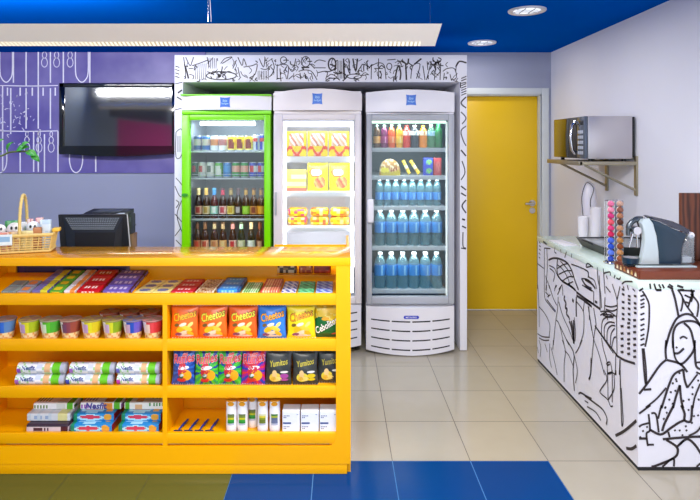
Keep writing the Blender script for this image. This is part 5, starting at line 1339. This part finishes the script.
# ================================================================== HANGING LAMP
hl = thing('hanging_lamp', 'long pale hanging lamp with a glowing louvre across the top left', 'lamp', (-1.0, 2.65, 2.13))
oL = Vector(hl.location)
def LB(b, nm, ms, par=None): b.V = [tuple(Vector(v)-oL) for v in b.V]; return b.build(nm, ms, par or hl)
lx1 = .478; lx0 = -3.3
yt, zt_ = 2.56, 2.169; yb2, zb2 = 2.75, Z(46, 2.75)
ym, zm = yt+(yb2-yt)*.80, zt_+(zb2-zt_)*.80
m_lampw = mat('lamp_white_glow', '#f0ebe6', .4, var=.02); _b = m_lampw.node_tree.nodes['Principled BSDF']; _b.inputs['Emission Color'].default_value = (1, .95, .9, 1); _b.inputs['Emission Strength'].default_value = .16  # slight emission added to brighten housing and end cap beyond the light they catch
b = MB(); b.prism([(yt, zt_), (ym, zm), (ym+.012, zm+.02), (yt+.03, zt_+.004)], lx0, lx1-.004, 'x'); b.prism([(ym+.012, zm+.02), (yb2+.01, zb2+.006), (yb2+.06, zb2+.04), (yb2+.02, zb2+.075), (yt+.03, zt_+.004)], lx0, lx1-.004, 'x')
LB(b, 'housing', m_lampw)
m_louv, nt, bs = new_mat('lamp_louvre')
tc = nt.nodes.new('ShaderNodeTexCoord'); sp_ = nt.nodes.new('ShaderNodeSeparateXYZ'); nt.links.new(tc.outputs['Object'], sp_.inputs[0])
mu = nt.nodes.new('ShaderNodeMath'); mu.operation = 'MULTIPLY'; mu.inputs[1].default_value = 2*PI/.0208; nt.links.new(sp_.outputs[0], mu.inputs[0])
si = nt.nodes.new('ShaderNodeMath'); si.operation = 'SINE'; nt.links.new(mu.outputs[0], si.inputs[0])
mr = nt.nodes.new('ShaderNodeMapRange'); mr.inputs['From Min'].default_value = -1; mr.inputs['To Min'].default_value = .05; mr.inputs['To Max'].default_value = 1.1; nt.links.new(si.outputs[0], mr.inputs['Value'])
bs.inputs['Emission Color'].default_value = (*lin('#fff4d8'), 1); nt.links.new(mr.outputs[0], bs.inputs['Emission Strength']); bs.inputs['Base Color'].default_value = (*lin('#e8e0cc'), 1)
b = MB(); b.add([(lx0, ym, zm-.0005), (X(420, 2.74), ym, zm-.0005), (X(420, 2.74), yb2, zb2), (lx0, yb2, zb2)], [(0, 1, 2, 3)]); b.add([(lx0, ym, zm), (lx0, yb2, zb2), (lx0, yb2+.01, zb2+.006), (lx0, ym+.012, zm+.02)], [(0, 1, 2, 3)])
LB(b, 'louvre', m_louv)
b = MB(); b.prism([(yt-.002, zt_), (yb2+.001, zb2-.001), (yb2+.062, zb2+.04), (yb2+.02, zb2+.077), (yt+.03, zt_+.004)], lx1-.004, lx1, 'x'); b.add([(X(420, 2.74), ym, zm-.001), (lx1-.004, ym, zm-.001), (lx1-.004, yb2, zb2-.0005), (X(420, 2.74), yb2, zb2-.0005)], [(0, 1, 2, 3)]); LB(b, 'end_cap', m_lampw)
for xw in (X(430, 2.7), X(208, 2.7), X(-60, 2.7)):
    b = MB(); b.tube([(xw, 2.70, zt_+.04), (xw, 2.70, HC-.001)], .0016, 6); LB(b, 'suspension_wire', m_chrome)
b = MB(); b.tube(smooth_line([(X(208, 2.7)+.01, 2.7, HC-.001), (X(208, 2.7)+.012, 2.69, 2.33), (X(211, 2.7), 2.7, 2.23), (X(211, 2.7), 2.7, zt_+.04)]), .002, 6); LB(b, 'power_cord', m_white)

# recessed downlights
dl = thing('downlight', 'round recessed ceiling light nearer the front', 'ceiling light', (X(527, 3.59), 3.59, HC-.0005), 0)
b = MB(); b.lathe([(.085, 0), (.09, -.008), (.118, -.01), (.122, -.004), (.122, 0)], 36, cap=False); b.build('ring', m_fwhite, dl)
m_lens = emit_mat('downlight_lens', '#eef2f8', 1.1)
b = MB(); b.lathe([(.0001, -.003), (.02, -.0035), (.085, -.0025)], 30, cap=False); b.build('lens', m_lens, dl)
b = MB()
for k in (-1, 0, 1): b.box(-.075, .075, k*.03-.003, k*.03+.003, -.0075, -.004)
for k in (-1, 1): b.box(k*.03-.003, k*.03+.003, -.075, .075, -.0075, -.004)
b.build('louvre_grid', m_fgrey, dl)
dup(dl, (1.228, 4.72, HC-.0005), 'round recessed ceiling light farther back near the yellow door')

# ================================================================== MICROWAVE ON ITS WALL SHELF
mw0, mw1 = 3.715, 4.255; mx_ = 1.66
z0m, z1m = 1.505, Z(116, 3.715)
sh_ = thing('wall_shelf', 'metal bracket shelf on the right wall under the microwave', 'shelf', (1.84, 3.96, 1.46)); oS = Vector(sh_.location)
def SB(b, nm, ms): b.V = [tuple(Vector(v)-oS) for v in b.V]; return b.build(nm, ms, sh_)
b = MB(); b.box(1.625, XR-.012, 3.70, 3.725, 1.462, 1.488, .002); b.box(1.625, XR-.012, 4.25, 4.275, 1.462, 1.488, .002); b.box(1.62, 1.645, 3.7, 4.275, 1.46, 1.49, .002); b.box(1.645, XR-.012, 3.725, 4.25, 1.478, 1.488); SB(b, 'shelf_frame', m_brass)
for y in (3.712, 4.12):
    b = MB(); b.tube([(1.665, y, 1.462), (XR-.012, y, 1.292)], .0085, 8); SB(b, 'diagonal_brace', m_brass)
    b = MB(); b.box(XR-.014, XR-.0005, y-.016, y+.016, 1.255, 1.525, .002); SB(b, 'wall_bracket', m_brass)
mw = thing('microwave_oven', 'stainless microwave oven on the wall shelf with its door facing left', 'microwave', ((mx_+XR)/2, 3.96, 1.4885)); oM = Vector(mw.location)
def WB(b, nm, ms, par=None): b.V = [tuple(Vector(v)-oM) for v in b.V]; return b.build(nm, ms, par or mw)
b = MB(); b.box(mx_+.028, XR-.03, mw0, mw1, z0m, z1m, .004); WB(b, 'body', m_steel)
b = MB(); b.box(XR-.03, XR-.012, mw0+.004, mw1-.004, z0m+.01, z1m-.004, .003); WB(b, 'back_plate', m_black)
b = MB(); b.box(mx_+.006, mx_+.0275, mw0+.125, mw1, z0m+.002, z1m-.001, .004); dr = WB(b, 'door', m_blackgl)
b = MB(); b.box(mx_+.004, mx_+.0275, mw0, mw0+.122, z0m+.002, z1m-.001, .004); cp_ = WB(b, 'control_panel', mat('control_panel_grey', '#5a6474', .25, .4))
b = MB(); b.box(mx_+.002, mx_+.0045, mw0+.02, mw0+.105, z1m-.06, z1m-.03, .0005)
WB(b, 'display', mat('display_dark', '#0e1a2a', .1), cp_)
b = MB()
for r in range(5):
    for c_ in range(3): b.box(mx_+.0015, mx_+.0042, mw0+.022+c_*.029, mw0+.044+c_*.029, z0m+.03+r*.036, z0m+.052+r*.036, .0005)
WB(b, 'button', mat('button_pale', '#b4bccb', .4), cp_)
b = MB(); b.tube([(mx_+.006, mw0+.15, z0m+.03), (mx_-.018, mw0+.148, z0m+.06), (mx_-.03, mw0+.146, (z0m+z1m)/2), (mx_-.018, mw0+.148, z1m-.06), (mx_+.006, mw0+.15, z1m-.03)], .011, 10); WB(b, 'door_handle', m_chrome, dr)
b = MB()
for x in (mx_+.06, XR-.07):
    for y in (mw0+.04, mw1-.04): WB(MB().lathe([(.014, 1.4885), (.014, z0m)], 10, (x, y, 0)), 'foot', m_black)

# ================================================================== THINGS ON THE DRAWN COUNTER
# capsule drawer
bx0_, bx1_, byf, byb = 1.493, 2.0, 2.727, 2.975; bzt = CH+.043
dw = thing('capsule_box', 'reddish wooden capsule box under the coffee machine', 'box', ((bx0_+bx1_)/2, byf, CH+.0005)); oD = Vector(dw.location)
def DB(b, nm, ms): b.V = [tuple(Vector(v)-oD) for v in b.V]; return b.build(nm, ms, dw)
b = MB(); b.box(bx0_+.006, bx1_, byf, byb, CH+.0005, bzt, .003); DB(b, 'case', m_woodp)
b = MB(); b.box(bx0_, bx0_+.0055, byf+.004, byb-.004, CH+.003, bzt-.003, .001)
rnd = random.Random(3)
mpd = lambda y, z: (bx0_-.0008, y, CH+z)
for k in range(6):
    y = byf+.03+k*.036; cl = ['#e8d8b8', '#d8a860', '#f0e4cc', '#b8743a', '#e8c890', '#f0dcc0'][k]
    b.add([mpd(y-.011, .011), mpd(y+.011, .011), mpd(y+.007, .030), mpd(y-.007, .030)], [(0, 1, 2, 3)], cl, 1); b.disc(y, .030, .008, .004, mpd, '#c8a070', 1)
DB(b, 'drawer_front', [m_woodp, m_paper])
# upright board
bo = tag(MB().box(-.075, .075, -.012, .012, 0, Z(193, 2.99)-CH-.001, .004).build('wooden_board', m_wood, None, (1.867+.075, 3.0, CH+.0006)), 'dark wooden board with strong grain standing at the right wall', 'board')
# coffee machine: profile in the x-z plane of the photo, extruded in depth
YM = 2.80
cm = thing('coffee_machine', 'silver and navy capsule coffee machine on the reddish wooden box', 'coffee machine', (X(662, YM), YM+.06, bzt+.0006)); oC = Vector(cm.location)
def CB(b, nm, ms, par=None, ang=38): b.V = [tuple(Vector(v)-oC) for v in b.V]; return b.build(nm, ms, par or cm, angle=ang)
def cz(cx_, cy_): return (X(630+cx_/5, YM), bzt+.0006+(405-cy_)/5*YM/F)
def prof(pts, y0, y1, nm, ms, par=None, bulge=0, crown=.012):
    q = [cz(*p) for p in pts]; n_ = len(q)
    cxm = sum(p[0] for p in q)/n_; czm = sum(p[1] for p in q)/n_
    b = MB(); V = []; lay = [(y0, .0), (y0+crown*.3, 1), (y0+crown, 1.0), (y1-crown, 1.0), (y1-crown*.3, 1), (y1, 0)]
    for y, k in lay:
        s = 1 if k else 1-crown/.14
        V += [(cxm+(p[0]-cxm)*s, y, czm+(p[1]-czm)*s) for p in q]
    Fs = [tuple(range(n_)), tuple((len(lay)-1)*n_+i for i in range(n_))[::-1]]
    for l_ in range(len(lay)-1):
        for i in range(n_): j = (i+1) % n_; Fs.append((l_*n_+i, (l_+1)*n_+i, (l_+1)*n_+j, l_*n_+j))
    b.add(V, Fs); return CB(b, nm, ms, par)
b = MB(); (xa_, _), (xb_, _) = cz(35, 405), cz(335, 405); b.box(xa_, xb_, YM-.004, YM+.095, bzt+.0006, bzt+.010, .004, mi=0); CB(b, 'base', m_silver)
fin = [(56, 388), (68, 325), (75, 262), (70, 215), (58, 180), (70, 164), (98, 158), (118, 183), (136, 245), (146, 325), (148, 388)]
prof(fin, YM+.002, YM+.034, 'silver_shell', m_silver)
prof([(92, 388), (92, 300), (88, 230), (72, 178), (98, 164), (116, 190), (134, 250), (144, 330), (146, 388)], YM+.0345, YM+.082, 'core', m_black)
prof([(150, 388), (148, 325), (138, 245), (124, 190), (112, 164), (150, 176), (215, 208), (270, 230), (288, 240), (275, 270), (264, 310), (260, 388)], YM+.006, YM+.084, 'body', m_navy)
prof([(103, 152), (112, 148), (160, 158), (215, 172), (262, 192), (302, 216), (298, 232), (270, 226), (215, 204), (150, 172), (125, 166)], YM+.004, YM+.072, 'lid', mat('lid_dark', '#2a2c3c', .12, coat=.8, var=.05), crown=.008)
b = MB(); q = [(170, 168), (225, 182), (265, 203), (280, 218), (240, 207), (190, 185)]
V = [cz(*p) for p in q]; 
b.add([(p[0], YM+.02, p[1]+.004) for p in V]+[(p[0], YM+.06, p[1]+.004) for p in V], [tuple(range(6)), tuple(range(6, 12))[::-1]]+[(i, 6+i, 6+(i+1) % 6, (i+1) % 6) for i in range(6)]); CB(b, 'control_plate', mat('purple_plate', '#3a3a8a', .2, .5))
# brew head: dark ring, chrome spout
ring = [cz(*p) for p in ((86, 168), (62, 168), (38, 178), (22, 198), (15, 225), (16, 250))]
b = MB(); b.tube(smooth_line([(p[0], YM+.048, p[1]) for p in ring], 4), [.016]*6+[.014]*9+[.011]*6, 12); CB(b, 'brew_head', mat('dark_chrome', '#5a626a', .2, .7))
c0 = cz(46, 222)
b = MB(); b.lathe([(.006, -.03), (.021, -.03), (.022, -.02), (.022, .02), (.018, .03)], 20, (c0[0], YM+.044, c0[1]), axis='y'); b.tube([(c0[0]-.008, YM+.045, c0[1]-.015), (c0[0]-.028, YM+.045, c0[1]-.09)], [.007, .0045], 12); b.tube([(c0[0]+.008, YM+.038, c0[1]-.018), (c0[0]+.012, YM+.038, c0[1]-.09)], .005, 10); CB(b, 'spout', m_chrome)
c1 = cz(26, 350)
b = MB(); b.lathe([(.028, 0), (.037, .006), (.041, .03), (.042, .036), (.039, .036), (.037, .031), (.0001, .030)], 26, (c1[0], YM+.046, bzt+.0102)); CB(b, 'drip_tray', m_navy)
b = MB(); b.lathe([(.0365, .0), (.0365, .0025), (.0001, .0025)], 24, (c1[0], YM+.046, bzt+.0102+.0335)); CB(b, 'tray_grid', m_chrome)
b = MB(); (xs, _), (xe, _) = cz(2, 390), cz(60, 390); b.box(xs, xe+.01, YM+.02, YM+.08, bzt+.0006, bzt+.0105, .003); CB(b, 'tray_foot', m_black)
prof([(266, 385), (268, 310), (280, 275), (296, 248), (322, 240), (332, 255), (330, 320), (332, 385)], YM+.012, YM+.078, 'water_tank', m_tank)
b = MB(); c2 = cz(320, 246); b.lathe([(.012, -.03), (.017, -.025), (.017, .025), (.012, .03)], 18, (c2[0], YM+.045, c2[1]), axis='y'); CB(b, 'tank_knob', m_white); b = MB(); c3 = cz(299, 385); c4 = cz(299, 355); b.box(c3[0]-.024, c3[0]+.024, YM+.02, YM+.07, c3[1]+.002, c4[1], .004); CB(b, 'tank_base', m_white)

# capsule tower
TXc, TYc = X(614, 3.11), 3.11
tw = thing('capsule_holder', 'chrome tower holder full of coffee capsules', 'holder', (TXc, TYc, CH+.0005))
b = MB(); b.lathe([(.055, 0), (.055, .006), (.05, .010), (.0001, .010)], 28); b.build('base', m_chrome, tw)
b = MB(); b.box(.02, .066, .028, .034, .010, .355, .002); b.build('rear_plate', mat('smoked_plate', '#8a96a4', .25), tw)
b = MB()
for x, y in ((-.052, .0), (.0, -.006), (.052, .0), (-.026, .03), (.026, .03)): b.tube([(x, y, .008), (x, y, .357)], .002, 6)
for z in (.012, .357): b.tube([(-.052, 0, z), (-.026, .03, z), (.026, .03, z), (.052, 0, z), (0, -.006, z), (-.052, 0, z)], .002, 6)
b.build('wire_frame', m_chrome, tw)
def capsule(cl, c2):
    b = MB(); b.lathe([(.0001, -.024), (.009, -.024), (.0125, -.02), (.0175, -.002), (.019, 0), (.019, .0015), (.0001, .003)], 18, (0, 0, .019), axis='y', c=[cl, cl, cl, c2, c2, cl], cap=False)
    return b
LC = ['#d86a94', '#e88aa8', '#c83a7a', '#e05a6a', '#d8407a', '#c82a5a', '#4a6ad8', '#2a50c0', '#5a7ae0', '#2a48b0']
RC = ['#c09a8a', '#8a5a4a', '#b07a5a', '#5a3428', '#c09070', '#a05a34', '#b8844a', '#8a4a2a', '#c08a5a', '#9a5a3a']
CN = {'#d86a94': 'pink', }
for ci, (xx, lst, nm) in enumerate(((-.026, LC, 'left'), (.026, RC, 'right'))):
    for k in range(10):
        L = (TXc+xx, TYc-.012, CH+.0005+.011+(9-k)*.0345)
        cn = ('pink' if k < 6 else 'blue') if ci == 0 else 'brown'
        o = capsule(lst[k], '#e6dcd8' if k % 2 else '#c8c0c4').build('coffee_capsule', m_film, None, (L[0], L[1], L[2]))
        tag(o, f'{cn} coffee capsule, {ORD[k]} from the top in the {nm} column of the tower', 'coffee capsule', 'coffee capsules in the tower')
# black tray with grey sheet top
tr = thing('serving_tray', 'black deep tray on the white counter behind the capsule tower', 'tray', (1.8, 3.48, CH+.0005))
b = MB()
o_ = [(-.215, -.19), (.2, -.19), (.2, .19), (-.215, .19)]
inn_ = [(p[0]*.95, p[1]*.95) for p in o_]
lo = [(p[0]*.86, p[1]*.86) for p in o_]; li = [(p[0]*.82, p[1]*.82) for p in o_]
V = [(*p, 0) for p in lo]+[(*p, .056) for p in o_]+[(*p, .056) for p in inn_]+[(*p, .006) for p in li]
Fs = [(3, 2, 1, 0), (12, 13, 14, 15)]
for l_ in range(3):
    for i in range(4): j = (i+1) % 4; Fs.append((l_*4+i, l_*4+j, (l_+1)*4+j, (l_+1)*4+i))
b.add(V, Fs); b.build('tray_body', m_black, tr)
b = MB(); b.box(-.188, .175, -.165, .165, .0068, .052, .002); b.build('grey_insert', mat('grey_insert', '#9aa0a4', .25), tr)
b = MB(); b.tube([(-.205, -.05, .048), (-.235, -.04, .06), (-.235, .04, .06), (-.205, .05, .048)], .007, 8); b.build('tray_handle', m_black, tr)
tag(MB().box(-.05, .05, -.11, .11, 0, .006, .002).build('paper_sheets', m_white, None, (1.53, 3.74, CH+.0005), (0, 0, .1)), 'thin stack of white paper at the back left of the counter', 'paper')
# cups
def cups(px, Y, n_, lab, tall_):
    proto = None
    xx = X(px, Y)
    for k in range(n_):
        L = (xx, Y, CH+.0005+k*.0175)
        l = f'white plastic cup, {ORD[n_-1-k]} from the top of the {lab} stack'
        if n_-1-k == 0: l = f'white plastic cup on top of the {lab} stack'
        if proto is None:
            b = MB(); b.lathe([(.033, .078), (.0335, .0775), (.0245, .002), (.024, 0), (.0255, 0), (.0268, .0015), (.0262, .0025), (.0348, .0775), (.0345, .079), (.033, .078)], 24, cap=False)
            b2 = MB(); b2.lathe([(.0262, 0), (.0272, .003), (.0348, .0765), (.0362, .0772), (.0362, .0795), (.0345, .0795), (.0335, .078), (.0255, .004), (.0001, .004)], 24, cap=True)
            proto = tag(b2.build('plastic_cup', m_white, None, L), l, 'cup', 'white cups in stacks')
        else: dup(proto, L, l)
cups(583.0, 3.86, 6, 'left short', 0)
cups(590.4, 3.90, 6, 'middle short', 0)
cups(595.8, 3.82, 10, 'tall right', 1)
# round-topped white container with a dark cord
wd = thing('white_container', 'tall white round-topped container at the back of the counter', 'container', (1.815, 3.992, CH+.0005))
b = MB(); b.lathe([(.05, 0), (.053, .006), (.053, .30)]+[(.053*math.cos(a), .30+.11*math.sin(a)) for a in [PI/2*k/10 for k in range(1, 10)]]+[(.0001, .41)], 28); b.build('body', mat('milky_plastic', '#e2e0ec', .35), wd)
b = MB(); b.tube(smooth_line([(-.052, -.03, .16), (-.06, -.03, .30), (-.03, -.04, .40), (.012, -.058, .36), (-.012, -.06, .27), (-.005, -.058, .19)], 6), .0025, 6); b.build('cord', m_black, wd)

# ================================================================== LIGHT
w = bpy.data.worlds.new('World'); sc.world = w; w.use_nodes = True
bg = w.node_tree.nodes['Background']; bg.inputs[0].default_value = (.80, .90, 1, 1); bg.inputs[1].default_value = 1.45
# ceiling panels added out of view to brighten the room
def added_panel(x, y, sx, sy, pw, label):
    t = thing('added_panel_light', label, 'ceiling light', (x, y, HC-.0005))
    MB().box(-sx/2-.02, sx/2+.02, -sy/2-.02, sy/2+.02, -.02, 0, .004).build('frame', m_fwhite, t)
    MB().box(-sx/2, sx/2, -sy/2, sy/2, -.024, -.0202).build('diffuser', emit_mat('fill_diffuser', '#ffffff', 1.0), t)
    add_light('added_fill_lamp', x, y, HC-.03, sx, sy, pw, (1, .97, .93))
added_panel(-.8, -.3, 1.2, .6, 95, 'added ceiling panel light in front of the yellow counter, out of view')
added_panel(.35, 1.7, 1.2, .6, 62, 'added ceiling panel light in front of the coffee counter, out of view')
add_light('lamp_downlight', -1.0, 2.80, 2.08, 2.6, .12, 7, (1, .95, .86), (.25, 0, 0))
add_light('lamp_back_fill', -2.25, 2.90, 2.31, 2.0, .05, 34, (.96, .97, 1), (math.radians(99), 0, 0))  # hanging lamp's upward glow plus added fill for the purple panel and wall
for y in (3.59, 4.72):
    add_light('downlight_lamp', 1.228, y, HC-.02, .15, .15, 4, (1, .96, .9))

# ================================================================== CAMERA
cd = bpy.data.cameras.new('camera'); cd.sensor_width = 36; cd.lens = F/700*36
cd.shift_x = 10/700; cd.shift_y = -105/700
co = bpy.data.objects.new('camera', cd); col.objects.link(co); co.location = (0, 0, EYE); co.rotation_euler = (PI/2, 0, 0)
sc.camera = co
sc.view_settings.view_transform = 'Standard'; sc.view_settings.look = 'None'; sc.view_settings.gamma = 1; sc.view_settings.use_curve_mapping = False
sc.view_settings.exposure = 0.18
